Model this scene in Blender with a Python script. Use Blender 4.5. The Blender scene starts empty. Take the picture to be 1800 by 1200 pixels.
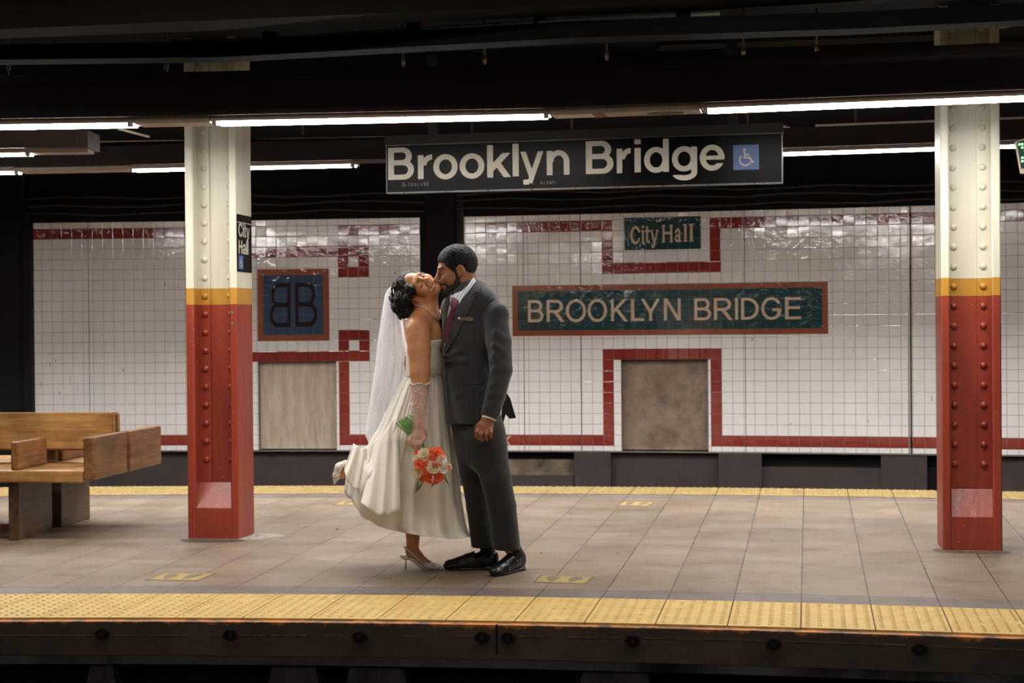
import bpy, bmesh, math, random
import numpy as np
from mathutils import Vector, Matrix

# ---------------------------------------------------------------- camera, world, exposure
SC = bpy.context.scene
COL = SC.collection
F = 2800.0                       # focal length in pixels of the 1800x1200 frame (56 mm on full frame)
CAMH = 1.26
PITCH, ROLL = 0.00714, 0.0085
_r0 = Vector((1, 0, 0)); _u0 = Vector((0, math.sin(PITCH), math.cos(PITCH)))
FWD = Vector((0, math.cos(PITCH), -math.sin(PITCH)))
RIGHT = _r0 * math.cos(ROLL) - _u0 * math.sin(ROLL)
UP = _u0 * math.cos(ROLL) + _r0 * math.sin(ROLL)
CAMPOS = Vector((0, 0, CAMH))
cam = bpy.data.cameras.new('camera'); camo = bpy.data.objects.new('camera', cam); COL.objects.link(camo)
cam.sensor_width = 36.0; cam.lens = 36.0 * F / 1800.0; cam.clip_end = 200
m = Matrix((RIGHT, UP, -FWD)).transposed().to_4x4(); m.translation = CAMPOS
camo.matrix_world = m
SC.camera = camo
cam.dof.use_dof = True; cam.dof.focus_distance = 8.35; cam.dof.aperture_fstop = 4.0

SC.view_settings.view_transform = 'Standard'
try: SC.view_settings.look = 'None'
except Exception: pass
SC.view_settings.gamma = 1.0
SC.view_settings.use_curve_mapping = False
SC.view_settings.exposure = 0.0
W = bpy.data.worlds.new('world'); SC.world = W; W.use_nodes = True
W.node_tree.nodes['Background'].inputs[0].default_value = (0.30, 0.36, 0.45, 1)
W.node_tree.nodes['Background'].inputs[1].default_value = 0.05
TUBE_POWER = 60.0                # emission of the platform tubes
OPPOSITE_POWER = 24.0
EDGE_FILL_POWER = 26.0                # added fill row over the near platform edge, out of view above the frame
FAR_FILL_POWER = 82.0            # added row over the far platform edge, hidden behind the far channel

# ---------------------------------------------------------------- pixel <-> place
def ray(u, v):
    return FWD + RIGHT * ((u - 900) / F) - UP * ((v - 600) / F)
def P(u, v, y):                  # point of the place seen at pixel (u, v) at depth y
    d = ray(u, v); return CAMPOS + d * (y / d.y)
def G(u, v, z=0.0):              # point seen at (u, v) on the level z
    d = ray(u, v); return CAMPOS + d * ((z - CAMH) / d.z)
def proj(p):
    q = Vector(p) - CAMPOS; w = q.dot(FWD)
    return 900 + F * q.dot(RIGHT) / w, 600 - F * q.dot(UP) / w

# ---------------------------------------------------------------- helpers
def link(o, parent=None):
    COL.objects.link(o)
    if parent is not None: o.parent = parent
    return o
def tag(o, label=None, cat=None, group=None, kind=None):
    if label: o['label'] = label
    if cat: o['category'] = cat
    if group: o['group'] = group
    if kind: o['kind'] = kind
    return o
def empty(name, loc=(0, 0, 0), rz=0.0, parent=None):
    o = bpy.data.objects.new(name, None); o.empty_display_size = 0.1
    o.location = loc; o.rotation_euler = (0, 0, rz); return link(o, parent)
def mesh_obj(name, verts, faces, mats, parent=None, smooth=False, fm=None, uvs=None):
    me = bpy.data.meshes.new(name)
    me.from_pydata([tuple(v) for v in verts], [], [tuple(int(i) for i in f) for f in faces])
    if not isinstance(mats, (list, tuple)): mats = [mats]
    for mm in mats: me.materials.append(mm)
    if fm is not None: me.polygons.foreach_set('material_index', np.asarray(fm, dtype=np.int32))
    if smooth: me.polygons.foreach_set('use_smooth', np.ones(len(me.polygons), dtype=bool))
    if uvs is not None:
        lay = me.uv_layers.new(name='UVMap')
        li = np.empty(len(me.loops), dtype=np.int32); me.loops.foreach_get('vertex_index', li)
        lay.data.foreach_set('uv', np.asarray(uvs, dtype=np.float32)[li].ravel())
    me.update()
    return link(bpy.data.objects.new(name, me), parent)
class MB:
    """collects shapes and links them as ONE mesh object"""
    def __init__(s): s.v = []; s.f = []; s.m = []; s.sm = []
    def add(s, vs, fs, m=0, sm=False):
        b = len(s.v); s.v += [Vector(v) for v in vs]
        for f in fs: s.f.append([i + b for i in f]); s.m.append(m); s.sm.append(sm)
        return s
    def box(s, x0, x1, y0, y1, z0, z1, M=None, m=0, bev=0.0):
        if bev > 0:
            bm = bmesh.new(); bmesh.ops.create_cube(bm, size=1.0)
            for v in bm.verts: v.co = Vector(((x0 + x1) / 2 + v.co.x * (x1 - x0), (y0 + y1) / 2 + v.co.y * (y1 - y0), (z0 + z1) / 2 + v.co.z * (z1 - z0)))
            bmesh.ops.bevel(bm, geom=bm.edges[:], offset=bev, segments=2, affect='EDGES', profile=0.6)
            bm.verts.index_update()
            vs = [v.co.copy() for v in bm.verts]; fs = [[v.index for v in f.verts] for f in bm.faces]; bm.free()
        else:
            vs = [Vector((x, y, z)) for x in (x0, x1) for y in (y0, y1) for z in (z0, z1)]
            fs = [(0, 1, 3, 2), (4, 6, 7, 5), (0, 4, 5, 1), (2, 3, 7, 6), (0, 2, 6, 4), (1, 5, 7, 3)]
        if M is not None: vs = [M @ v for v in vs]
        return s.add(vs, fs, m)
    def hexa(s, p, m=0):          # p: 8 points, first four = one face loop, last four = opposite loop
        return s.add(p, [(3, 2, 1, 0), (4, 5, 6, 7), (0, 1, 5, 4), (1, 2, 6, 5), (2, 3, 7, 6), (3, 0, 4, 7)], m)
    def tube(s, pts, r, n=10, m=0, caps=True, M=None):
        pts = [Vector(p) for p in pts]; rs = r if isinstance(r, (list, tuple)) else [r] * len(pts)
        vs = []; fs = []; prev = None
        for i, p in enumerate(pts):
            t = (pts[min(i + 1, len(pts) - 1)] - pts[max(i - 1, 0)]).normalized()
            if prev is None:
                a = Vector((0, 0, 1)) if abs(t.z) < 0.9 else Vector((1, 0, 0)); x = t.cross(a).normalized()
            else: x = (prev - t * prev.dot(t)).normalized()
            prev = x; y = t.cross(x)
            for k in range(n):
                c = 2 * math.pi * k / n; vs.append(p + (x * math.cos(c) + y * math.sin(c)) * rs[i])
        for i in range(len(pts) - 1):
            for k in range(n):
                a = i * n + k; b = i * n + (k + 1) % n; fs.append((a, b, b + n, a + n))
        if caps: fs.append(list(range(n))[::-1]); fs.append([(len(pts) - 1) * n + k for k in range(n)])
        if M is not None: vs = [M @ v for v in vs]
        b = len(s.v); s.v += vs
        for f in fs: s.f.append([i + b for i in f]); s.m.append(m); s.sm.append(len(f) == 4)
        return s
    def ball(s, c, r, M=None, m=0, nu=10, nv=6, sc=(1, 1, 1), half=False):
        vs = []; fs = []; c = Vector(c)
        rows = nv + 1
        for i in range(rows):
            th = (math.pi / 2 if half else math.pi) * i / nv
            for k in range(nu):
                ph = 2 * math.pi * k / nu
                vs.append(c + Vector((r * sc[0] * math.sin(th) * math.cos(ph), r * sc[1] * math.sin(th) * math.sin(ph), r * sc[2] * math.cos(th))))
        for i in range(nv):
            for k in range(nu):
                a = i * nu + k; b = i * nu + (k + 1) % nu; fs.append((a, a + nu, b + nu, b))
        if M is not None: vs = [M @ v for v in vs]
        return s.add(vs, fs, m, True)
    def build(s, name, mats, parent=None, smooth=None):
        o = mesh_obj(name, s.v, s.f, mats, parent, fm=s.m)
        fl = np.array(s.sm if smooth is None else [smooth] * len(s.f), dtype=bool)
        o.data.polygons.foreach_set('use_smooth', fl)
        bm = bmesh.new(); bm.from_mesh(o.data)
        if len(bm.faces) < 60000: bmesh.ops.recalc_face_normals(bm, faces=bm.faces[:])
        bm.to_mesh(o.data); bm.free()
        return o
def copy_tree(o, parent=None):
    c = o.copy(); COL.objects.link(c)
    if parent is not None: c.parent = parent
    for ch in [x for x in bpy.data.objects if x.parent == o]: copy_tree(ch, c)
    return c

# ---------------------------------------------------------------- materials
def lin(c):
    return tuple((x / 12.92 if x <= 0.04045 else ((x + 0.055) / 1.055) ** 2.4) for x in (c[0] / 255, c[1] / 255, c[2] / 255)) + (1.0,)
class Mat:
    def __init__(s, name):
        s.m = bpy.data.materials.new(name); s.m.use_nodes = True
        s.nt = s.m.node_tree; s.b = s.nt.nodes['Principled BSDF']
    def n(s, t, **kw):
        x = s.nt.nodes.new(t)
        for k, v in kw.items(): setattr(x, k, v)
        return x
    def l(s, a, b): s.nt.links.new(a, b)
    def coord(s, which='Object', scale=(1, 1, 1)):
        t = s.n('ShaderNodeTexCoord'); mp = s.n('ShaderNodeMapping'); mp.inputs['Scale'].default_value = scale
        s.l(t.outputs[which], mp.inputs['Vector']); return mp.outputs[0]
    def noise(s, vec, scale, detail=4, rough=0.55):
        x = s.n('ShaderNodeTexNoise'); x.inputs['Scale'].default_value = scale; x.inputs['Detail'].default_value = detail
        x.inputs['Roughness'].default_value = rough; s.l(vec, x.inputs['Vector']); return x.outputs['Fac']
    def ramp(s, fac, stops):
        x = s.n('ShaderNodeValToRGB'); e = x.color_ramp.elements
        while len(e) > 1: e.remove(e[-1])
        e[0].position = stops[0][0]; e[0].color = stops[0][1]
        for p, c in stops[1:]:
            k = e.new(p); k.color = c
        s.l(fac, x.inputs[0]); return x.outputs[0]
    def mix(s, fac, a, b, blend='MIX'):
        x = s.n('ShaderNodeMix', data_type='RGBA', blend_type=blend)
        for inp, val in ((x.inputs[0], fac), (x.inputs[6], a), (x.inputs[7], b)):
            if hasattr(val, 'links'): s.l(val, inp)
            else: inp.default_value = val
        return x.outputs[2]
    def bump(s, h, strength=0.3, dist=0.01, prev=None):
        x = s.n('ShaderNodeBump'); x.inputs['Strength'].default_value = strength; x.inputs['Distance'].default_value = dist
        s.l(h, x.inputs['Height'])
        if prev is not None: s.l(prev, x.inputs['Normal'])
        return x.outputs[0]
    def set(s, **kw):
        for k, v in kw.items():
            i = s.b.inputs[k.replace('_', ' ')]
            if hasattr(v, 'links'): s.l(v, i)
            else: i.default_value = v
        return s
def G1(x): return (x, x, x, 1)
def paint(name, c, rough=0.5, var=0.12, bump=0.15, bscale=60, scale=6, metallic=0.0, dark=None, spec=0.5, dist=0.004):
    """a plain painted/cloth/stone surface: a colour with a little mottling and a fine bump"""
    M = Mat(name); v = M.coord()
    c = lin(c); d = lin(dark) if dark else tuple(x * (1 - var * 2.2) for x in c[:3]) + (1,)
    M.set(Base_Color=M.ramp(M.noise(v, scale, 6), [(0.32, d), (0.66, c)]), Roughness=rough, Metallic=metallic)
    M.b.inputs['Specular IOR Level'].default_value = spec
    if bump: M.set(Normal=M.bump(M.noise(v, bscale, 3), bump, dist))
    return M.m
def emit(name, c, strength):
    M = Mat(name); M.set(Base_Color=(1, 1, 1, 1), Emission_Color=c, Emission_Strength=strength, Roughness=0.4); return M.m

BLACK = paint('black_paint', (30, 27, 28), 0.75, bump=0.2, bscale=30, spec=.12)
SOOT = paint('sooty_steel', (38, 33, 33), 0.75, bump=0.3, bscale=14, spec=.12)
CEILM = paint('sooty_ceiling', (28, 28, 32), 0.85, bump=0.4, bscale=9, spec=.1)
# ================================================================= THE SETTING
def curve(pts, z=0.0):           # fitted plan curve y(x) through pixels seen at level z
    q = [G(u, v, z) for u, v in pts]
    c = np.polyfit([p.x for p in q], [p.y for p in q], 2); return lambda x: float(np.polyval(c, x))
near_edge = curve([(0, 1086.5), (450, 1087.5), (900, 1093), (1350, 1102), (1800, 1117)])
near_tact = curve([(0, 1045), (450, 1045), (900, 1049), (1350, 1060), (1800, 1072.5)])
near_trim = curve([(0, 1030), (450, 1030.5), (900, 1033.5), (1350, 1042), (1800, 1055)])
far_edge = curve([(285, 855), (650, 854.6), (1000, 855.6), (1600, 861.6), (1780, 864.5)])
far_tact = curve([(300, 869.5), (1000, 868.5), (1600, 874.8), (1780, 878.5)])
far_trim = curve([(300, 876), (1000, 874.5), (1600, 880.5), (1780, 884)])
WZ0, WZ1 = 0.08, 2.38
_wp = [(58, 400), (321, 404), (692, 408), (853, 411.5), (1400, 427), (1593, 434), (1757, 443)]
_wx = [(u - 900) / F * (2.3 * F / h) for u, h in _wp]; _wd = [2.3 * F / h for u, h in _wp]
_wc = np.polyfit(_wx, _wd, 2)
def wall_y(x): return float(np.polyval(_wc, x))
def cross_slope(x): return 0.168 + 0.0145 * x

XS = np.arange(-9.0, 9.001, 0.3)
EDGES = [near_edge, near_tact, near_trim, far_trim, far_tact, far_edge]
def cross(x0):                   # the cross line of the paving that starts at x0 on the near edge
    y0 = near_edge(x0); sl = cross_slope(x0); out = []
    for e in EDGES:
        x = x0
        for _ in range(6): x = x0 + sl * (e(x) - y0)
        out.append(Vector((x, e(x), 0)))
    return out
CR = [cross(float(x)) for x in XS]
def strip(name, a, b, mat, nx=1, z=0.0, kind='structure', uvscale=1.0, nt=1):
    vs = []; uv = []; fs = []
    for i, c in enumerate(CR):
        for k in range(nt + 1):
            p = c[a].lerp(c[b], k / nt); vs.append((p.x, p.y, z)); uv.append((i * 0.3 * uvscale, (c[a] - CR[len(CR) // 2][a]).length * 0 + (c[b] - c[a]).length * k / nt))
    n = nt + 1
    for i in range(len(CR) - 1):
        for k in range(nt): fs.append((i * n + k, (i + 1) * n + k, (i + 1) * n + k + 1, i * n + k + 1))
    return tag(mesh_obj(name, vs, fs, mat, uvs=uv), kind=kind)

def tile_floor(name, base, grout, tw, th, offset=0.5, rough=0.42, var=0.14):
    M = Mat(name); t = M.n('ShaderNodeTexCoord'); sp = M.n('ShaderNodeSeparateXYZ'); cb = M.n('ShaderNodeCombineXYZ')
    M.l(t.outputs['UV'], sp.inputs[0]); M.l(sp.outputs[1], cb.inputs[0]); M.l(sp.outputs[0], cb.inputs[1])
    br = M.n('ShaderNodeTexBrick', offset=offset, offset_frequency=2, squash=1.0)
    br.inputs['Scale'].default_value = 1.0; br.inputs['Brick Width'].default_value = th; br.inputs['Row Height'].default_value = tw
    br.inputs['Mortar Size'].default_value = 0.0028; br.inputs['Mortar Smooth'].default_value = 0.2; br.inputs['Bias'].default_value = 0.0
    c = lin(base)
    br.inputs['Color1'].default_value = tuple(x * (1 - var) for x in c[:3]) + (1,); br.inputs['Color2'].default_value = tuple(min(1, x * (1 + var)) for x in c[:3]) + (1,)
    br.inputs['Mortar'].default_value = lin(grout); M.l(cb.outputs[0], br.inputs['Vector'])
    v = M.coord()
    st = M.ramp(M.noise(v, 2.2, 5, 0.6), [(0.3, lin((196, 176, 150))), (0.62, (1, 1, 1, 1))])
    sp2 = M.ramp(M.noise(v, 260, 2), [(0.35, G1(0.72)), (0.6, G1(1.06))])
    col = M.mix(0.7, br.outputs['Color'], st, 'MULTIPLY'); col = M.mix(0.8, col, sp2, 'MULTIPLY')
    # long scuffs worn along the platform
    v2 = M.coord('Object', (0.8, 14, 1))
    sc = M.ramp(M.noise(v2, 3.0, 4), [(0.42, G1(0.80)), (0.60, G1(1.0))])
    col = M.mix(0.45, col, sc, 'MULTIPLY')
    # gum spots and drips
    gum = M.ramp(M.noise(v, 22, 1, 0.3), [(0.22, G1(0.55)), (0.27, G1(1))]); col = M.mix(0.6, col, gum, 'MULTIPLY')
    inv = M.n('ShaderNodeMath', operation='SUBTRACT'); inv.inputs[0].default_value = 1.0; M.l(br.outputs['Fac'], inv.inputs[1])
    b1 = M.bump(inv.outputs[0], 0.5, 0.003); b2 = M.bump(M.noise(v, 180, 3), 0.10, 0.002, b1)
    rr = M.ramp(M.noise(v, 5, 4), [(0.3, G1(rough - 0.08)), (0.7, G1(rough + 0.12))])
    M.set(Base_Color=col, Roughness=rr, Normal=b2); M.b.inputs['Specular IOR Level'].default_value = 0.45
    return M.m
FLOORM = tile_floor('platform_floor_tile', (140, 125, 109), (50, 45, 40), 0.3, 0.62)
TRIMM = tile_floor('grey_border_tile', (116, 106, 103), (56, 50, 46), 0.3, 4.0, rough=0.5, var=0.06)
strip('floor', 2, 3, FLOORM, nt=8)
strip('trim_1', 1, 2, TRIMM)
strip('trim_2', 3, 4, TRIMM)
# yellow tactile strips: slabs of domes, each foot-wide tile with a dark joint
YEL = paint('yellow_tactile', (206, 174, 98), 0.55, var=0.10, bump=0.2, bscale=90, scale=9, dark=(190, 154, 80))
YELD = paint('worn_dome', (200, 160, 84), 0.6, var=0.15, scale=30)
JOINT = paint('dark_joint', (70, 54, 36), 0.8)
def tactile(name, a, b, z, drop, rows, per, xlim, ymat=None):
    mb = MB(); rnd = random.Random(3); dv, df = [], []
    for i in range(len(CR) - 1):
        g = 0.010
        p0, p1, q0, q1 = CR[i][a], CR[i + 1][a], CR[i][b], CR[i + 1][b]
        A = p0.lerp(p1, g); B = p0.lerp(p1, 1 - g); C = q0.lerp(q1, 1 - g); D = q0.lerp(q1, g)
        zz = Vector((0, 0, z)); lo = Vector((0, 0, -0.03))
        mb.hexa([A + lo, B + lo, C + lo, D + lo, A + zz, B + zz, C + zz, D + zz])
        if not (xlim[0] < XS[i] < xlim[1]): continue
        for r in range(rows):
            for k in range(per):
                s_ = (k + 0.5) / per; t_ = (r + 0.5) / rows
                c = A.lerp(B, s_).lerp(D.lerp(C, s_), 0.035 + 0.95 * t_) + zz
                if rnd.random() < 0.02: continue
                R, r2, h = 0.0125, 0.0072, 0.0055
                n = 8; base = len(dv)
                for q in range(n): dv.append((c.x + R * math.cos(q * math.pi / 4), c.y + R * math.sin(q * math.pi / 4), c.z))
                for q in range(n): dv.append((c.x + r2 * math.cos(q * math.pi / 4), c.y + r2 * math.sin(q * math.pi / 4), c.z + h))
                for q in range(n): df.append((base + q, base + (q + 1) % n, base + n + (q + 1) % n, base + n + q))
                df.append([base + n + q for q in range(n)])
    mb.add(dv, df, 0, True)
    o = mb.build(name, [ymat or YEL]); tag(o, kind='structure')
    vs = []; fs = []
    for i, c in enumerate(CR): vs += [(c[a].x, c[a].y, -0.001), (c[b].x, c[b].y, -0.001)]
    for i in range(len(CR) - 1): fs.append((2 * i, 2 * i + 2, 2 * i + 3, 2 * i + 1))
    mesh_obj('tactile_bed', vs, fs, JOINT, o)
    return o
tactile('trim_3', 0, 1, 0.004, 0.03, 11, 6, (-4.2, 3.6))
YEL2 = paint('dimmed_yellow_tactile', (150, 128, 74), 0.6, var=0.12, bump=0.2, bscale=90, scale=9, dark=(126, 104, 58))  # yellow darkened to offset the strong lamps added above this strip
tactile('trim_4', 4, 5, 0.004, 0.03, 11, 6, (-8.0, 5.2), YEL2)

# platform body: dark edge face (rubbing board) with bolts and worn yellow line, recess and concrete below
def edge_wall(name, e, off0, off1, z0, z1, mat, xa=-9, xb=9, n=60, sgn=-1):
    vs = []; fs = []
    for i in range(n + 1):
        x = xa + (xb - xa) * i / n; y = e(x)
        for (o, z) in ((off0, z1), (off0, z0), (off1, z0), (off1, z1)): vs.append((x, y + sgn * o, z))
    for i in range(n):
        for k in range(4): fs.append((4 * i + k, 4 * i + 4 + k, 4 * i + 4 + (k + 1) % 4, 4 * i + (k + 1) % 4))
    fs.append((0, 1, 2, 3)); fs.append((4 * n + 3, 4 * n + 2, 4 * n + 1, 4 * n))
    return mesh_obj(name, vs, fs, mat)
def rub_material():
    M = Mat('rubbing_board'); v = M.coord()
    base = M.ramp(M.noise(v, 3.0, 6), [(0.3, lin((58, 45, 34))), (0.7, lin((92, 71, 54)))])
    g = M.n('ShaderNodeTexCoord'); s = M.n('ShaderNodeSeparateXYZ'); M.l(g.outputs['Object'], s.inputs[0])
    n1 = M.noise(M.coord('Object', (1, 1, 0.5)), 9, 5, 0.7)
    # rust-yellow paint left along the upper and lower arris
    a = M.n('ShaderNodeMath', operation='MULTIPLY_ADD'); M.l(n1, a.inputs[0]); a.inputs[1].default_value = 0.10; M.l(s.outputs[2], a.inputs[2])
    top = M.ramp(a.outputs[0], [(0.037, G1(0)), (0.052, G1(1))])
    col = M.mix(top, base, lin((196, 120, 44)))
    c2 = M.n('ShaderNodeMath', operation='MULTIPLY_ADD'); M.l(n1, c2.inputs[0]); c2.inputs[1].default_value = -0.10; M.l(s.outputs[2], c2.inputs[2])
    c3 = M.n('ShaderNodeMath', operation='MULTIPLY'); M.l(c2.outputs[0], c3.inputs[0]); c3.inputs[1].default_value = -1
    low = M.ramp(c3.outputs[0], [(0.212, G1(0)), (0.225, G1(1))])
    col = M.mix(low, col, lin((122, 88, 30)))
    M.set(Base_Color=col, Roughness=0.62, Normal=M.bump(M.noise(v, 24, 5), 0.3, 0.006)); return M.m
RUB = rub_material()
rb = edge_wall('trim_5', near_edge, -0.02, 0.055, -0.152, -0.0045, RUB, sgn=-1); tag(rb, kind='structure')
CONC = paint('stained_concrete', (130, 122, 120), 0.85, bump=0.6, bscale=12, scale=2.2, dark=(22, 18, 18), dist=0.02)
tag(edge_wall('trim_6', near_edge, -0.02, 0.035, -0.195, -0.152, CONC), kind='structure')
CHIP = paint('chipped_concrete', (96, 88, 86), .9, bump=.8, bscale=9, scale=9, dark=(60, 52, 52), dist=.02)
for u0, u1, v0, v1, nm in ((468, 562, 1168, 1215, 'trim_33'), (606, 716, 1166, 1215, 'trim_34'), (1016, 1145, 1176, 1215, 'trim_35'), (150, 205, 1166, 1210, 'trim_36'), (1580, 1640, 1186, 1215, 'trim_37')):
    q_ = []
    for u, v in ((u0, v1), (u1, v1), (u1 - 8, v0), (u0 + 10, v0)):
        d_ = ray(u, v); y_ = 6.8
        for _ in range(12):
            p_ = CAMPOS + d_ * (y_ / d_.y); y_ = near_edge(p_.x) + .05
        q_.append(CAMPOS + d_ * (y_ / d_.y))
    mb_ = MB(); mb_.hexa(q_ + [p_ + Vector((0, .3, 0)) for p_ in q_]); tag(mb_.build(nm, CHIP), kind='structure')
tag(edge_wall('trim_7', near_edge, -0.42, -0.3, -1.2, -0.197, SOOT), kind='structure')
tag(edge_wall('trim_8', far_edge, -0.02, 0.3, -1.2, -0.03, SOOT, sgn=1), kind='structure')
# slab under the paving closes the body
sv, sf = [], []
for i, c in enumerate(CR):
    a, b = c[0], c[5]; sv += [(a.x, a.y + 0.02, -0.012), (b.x, b.y - 0.02, -0.012), (a.x, a.y + 0.02, -0.2), (b.x, b.y - 0.02, -0.2)]
for i in range(len(CR) - 1):
    k = 4 * i; sf += [(k, k + 4, k + 5, k + 1), (k + 2, k + 3, k + 7, k + 6)]
tag(mesh_obj('floor_slab', sv, sf, SOOT), kind='structure')
# bolts, joint and the worn yellow line on the rubbing board
BOLT = paint('rusty_bolt', (38, 30, 26), 0.55, metallic=0.5, bump=0.3)
def on_face(u, v, off=0.056):
    d = ray(u, v); y = 6.8
    for _ in range(12):
        p = CAMPOS + d * (y / d.y); y = near_edge(p.x) - off
    return CAMPOS + d * (y / d.y)
for (u, v, r_) in [(180, 1114, 1), (405, 1116, 1), (632, 1119, 1), (848, 1120, 1), (893, 1121, 1), (1112, 1126, 1), (1360, 1132, 1), (1617, 1141, 1)]:
    p = on_face(u, v); t = (near_edge(p.x + .1) - near_edge(p.x - .1)) / .2
    M = Matrix.Translation(p) @ Matrix.Rotation(math.atan(t), 4, 'Z')
    root = empty('board_bolt', p, math.atan(t))
    I = Matrix.Identity(4)
    mb = MB(); n = 20                                   # oval washer cup
    ov = [(0.034 * math.cos(2 * math.pi * k / n) * (1 + 0.0), 0.026 * math.sin(2 * math.pi * k / n)) for k in range(n)]
    vs = [(a, 0.0, b) for a, b in ov] + [(a * 0.95, -0.008, b * 0.95) for a, b in ov] + [(a * 0.72, -0.008, b * 0.72) for a, b in ov] + [(a * 0.66, -0.001, b * 0.66) for a, b in ov]
    fs = [(j * n + k, j * n + (k + 1) % n, (j + 1) * n + (k + 1) % n, (j + 1) * n + k) for j in range(3) for k in range(n)] + [[3 * n + k for k in range(n)]]
    mb.add(vs, fs); mb.build('washer', BOLT, root)
    mb = MB(); hx = [(0.013 * math.cos(math.pi / 3 * k + .3), 0.013 * math.sin(math.pi / 3 * k + .3)) for k in range(6)]
    mb.add([(a, -0.001, b) for a, b in hx] + [(a, -0.012, b) for a, b in hx], [(k, (k + 1) % 6, 6 + (k + 1) % 6, 6 + k) for k in range(6)] + [list(range(6, 12))])
    mb.build('bolt_head', BOLT, root)
    side = {180: 'first from the left', 405: 'second from the left', 632: 'third from the left', 848: 'just left of the board joint', 893: 'just right of the board joint', 1112: 'third from the right', 1360: 'second from the right', 1617: 'last on the right'}[u]
    tag(root, 'rusty bolt in oval washer on platform edge, ' + side, 'bolt', 'bolts in the platform edge')
YLINE = paint('worn_yellow_line', (132, 104, 40), 0.7, var=0.3, scale=30)
mb = MB()
rnd = random.Random(5)
for (u0, u1) in [(0, 158), (200, 240), (262, 330), (370, 392), (418, 468), (568, 600), (612, 622), (800, 835), (1000, 1092), (1132, 1340), (1380, 1598), (1640, 1800), (905, 960), (700, 745), (475, 540)]:
    n = max(1, int((u1 - u0) / 20)); vz = lambda u: 1116.5 + 0.0 if u < 500 else 1116.5 + (u - 500) * 0.0056 + max(0, u - 900) ** 2 * 2.3e-5
    for k in range(n):
        ua, ub = u0 + (u1 - u0) * k / n, u0 + (u1 - u0) * (k + 1) / n
        h = 0.0016 + 0.0012 * rnd.random()
        pa, pb = on_face(ua, vz(ua), 0.0555), on_face(ub, vz(ub), 0.0555)
        d = Vector((0, -0.0008, 0)); e = Vector((0, 0, h))
        mb.hexa([pa - e, pb - e, pb + e, pa + e, pa - e + d, pb - e + d, pb + e + d, pa + e + d])
tag(mb.build('trim_32', YLINE, rb), kind='structure')
p0, p1 = on_face(873, 1097, .0556), on_face(873, 1149, .0556)
mb = MB(); mb.box(p0.x - .004, p0.x + .004, p0.y - .0015, p0.y + .003, p1.z, p0.z); tag(mb.build('trim_9', JOINT if False else BLACK), kind='structure')
# track beds
tb = MB(); tb.box(-12, 12, 9.0, 20, -1.3, -1.2); tb.box(-12, 12, 0.6, 9.0, -1.3, -1.2)
tag(tb.build('floor_trackbed', SOOT), kind='structure')
RAILM = paint('rusty_rail', (96, 60, 44), 0.5, metallic=0.6)
# ---------------------------------------------------------------- far tiled wall
def glaze(name, c, rough=0.07, var=0.05):
    M = Mat(name); v = M.coord(); c = lin(c)
    col = M.ramp(M.noise(v, 2.0, 6), [(0.3, tuple(x * (1 - 2 * var) for x in c[:3]) + (1,)), (0.65, c)])
    M.set(Base_Color=col, Roughness=rough, Normal=M.bump(M.noise(v, 20, 2), 0.42, 0.006)); M.b.inputs['Specular IOR Level'].default_value = 0.8
    M.b.inputs['Coat Weight'].default_value = 0.7; M.b.inputs['Coat Roughness'].default_value = 0.06
    return M.m
WHITE_T = glaze('cream_wall_tile', (238, 233, 229)); RED_T = glaze('oxblood_wall_tile', (138, 50, 43), var=.1)
NAVY_T = glaze('navy_mosaic', (60, 78, 102)); TEAL_T = glaze('teal_mosaic', (38, 70, 72)); TERRA_T = glaze('terracotta_border', (148, 84, 60), var=.1)
GROUT = paint('grout', (128, 110, 100), 0.8)
PIT = 0.1041
ZTOP = WZ1; ROWS = [ZTOP]
z = ZTOP - 0.6 * PIT
while z > WZ0 + 0.01: ROWS.append(z); z -= PIT
ROWS.append(WZ0)                 # row 0 = cut course; row k (k>=1) -> course index k-1
def arc_table(x0, x1, step=0.01):
    xs = np.arange(x0, x1, step); ys = np.polyval(_wc, xs)
    s = np.concatenate([[0], np.cumsum(np.hypot(np.diff(xs), np.diff(ys)))]); return xs, ys, s
AX, AY, AS = arc_table(-9, 9)
def wall_at(s):
    x = float(np.interp(s, AS, AX)); y = float(np.interp(s, AS, AY)); return Vector((x, y, 0))
def wall_n(s):
    a, b = wall_at(s - .05), wall_at(s + .05); t = (b - a).normalized(); return Vector((t.y, -t.x, 0)), t
def s_of_px(u, zz=1.2):
    s = 9.0
    for _ in range(30):
        p = wall_at(s); p.z = zz; s += (u - proj(p)[0]) * p.y / F * 0.97
    return s
def WP(u, v, off=0.0):           # point of the wall face at pixel
    s = s_of_px(u)
    for _ in range(4):
        n, t = wall_n(s); p = wall_at(s) + n * off; d = ray(u, v); k = p.y / d.y; q = CAMPOS + d * k
        s += (q - p).dot(t) * 0.9
    p = wall_at(s) + n * off; d = ray(u, v); q = CAMPOS + d * (p.y / d.y); return Vector((p.x, p.y, q.z)), s
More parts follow.
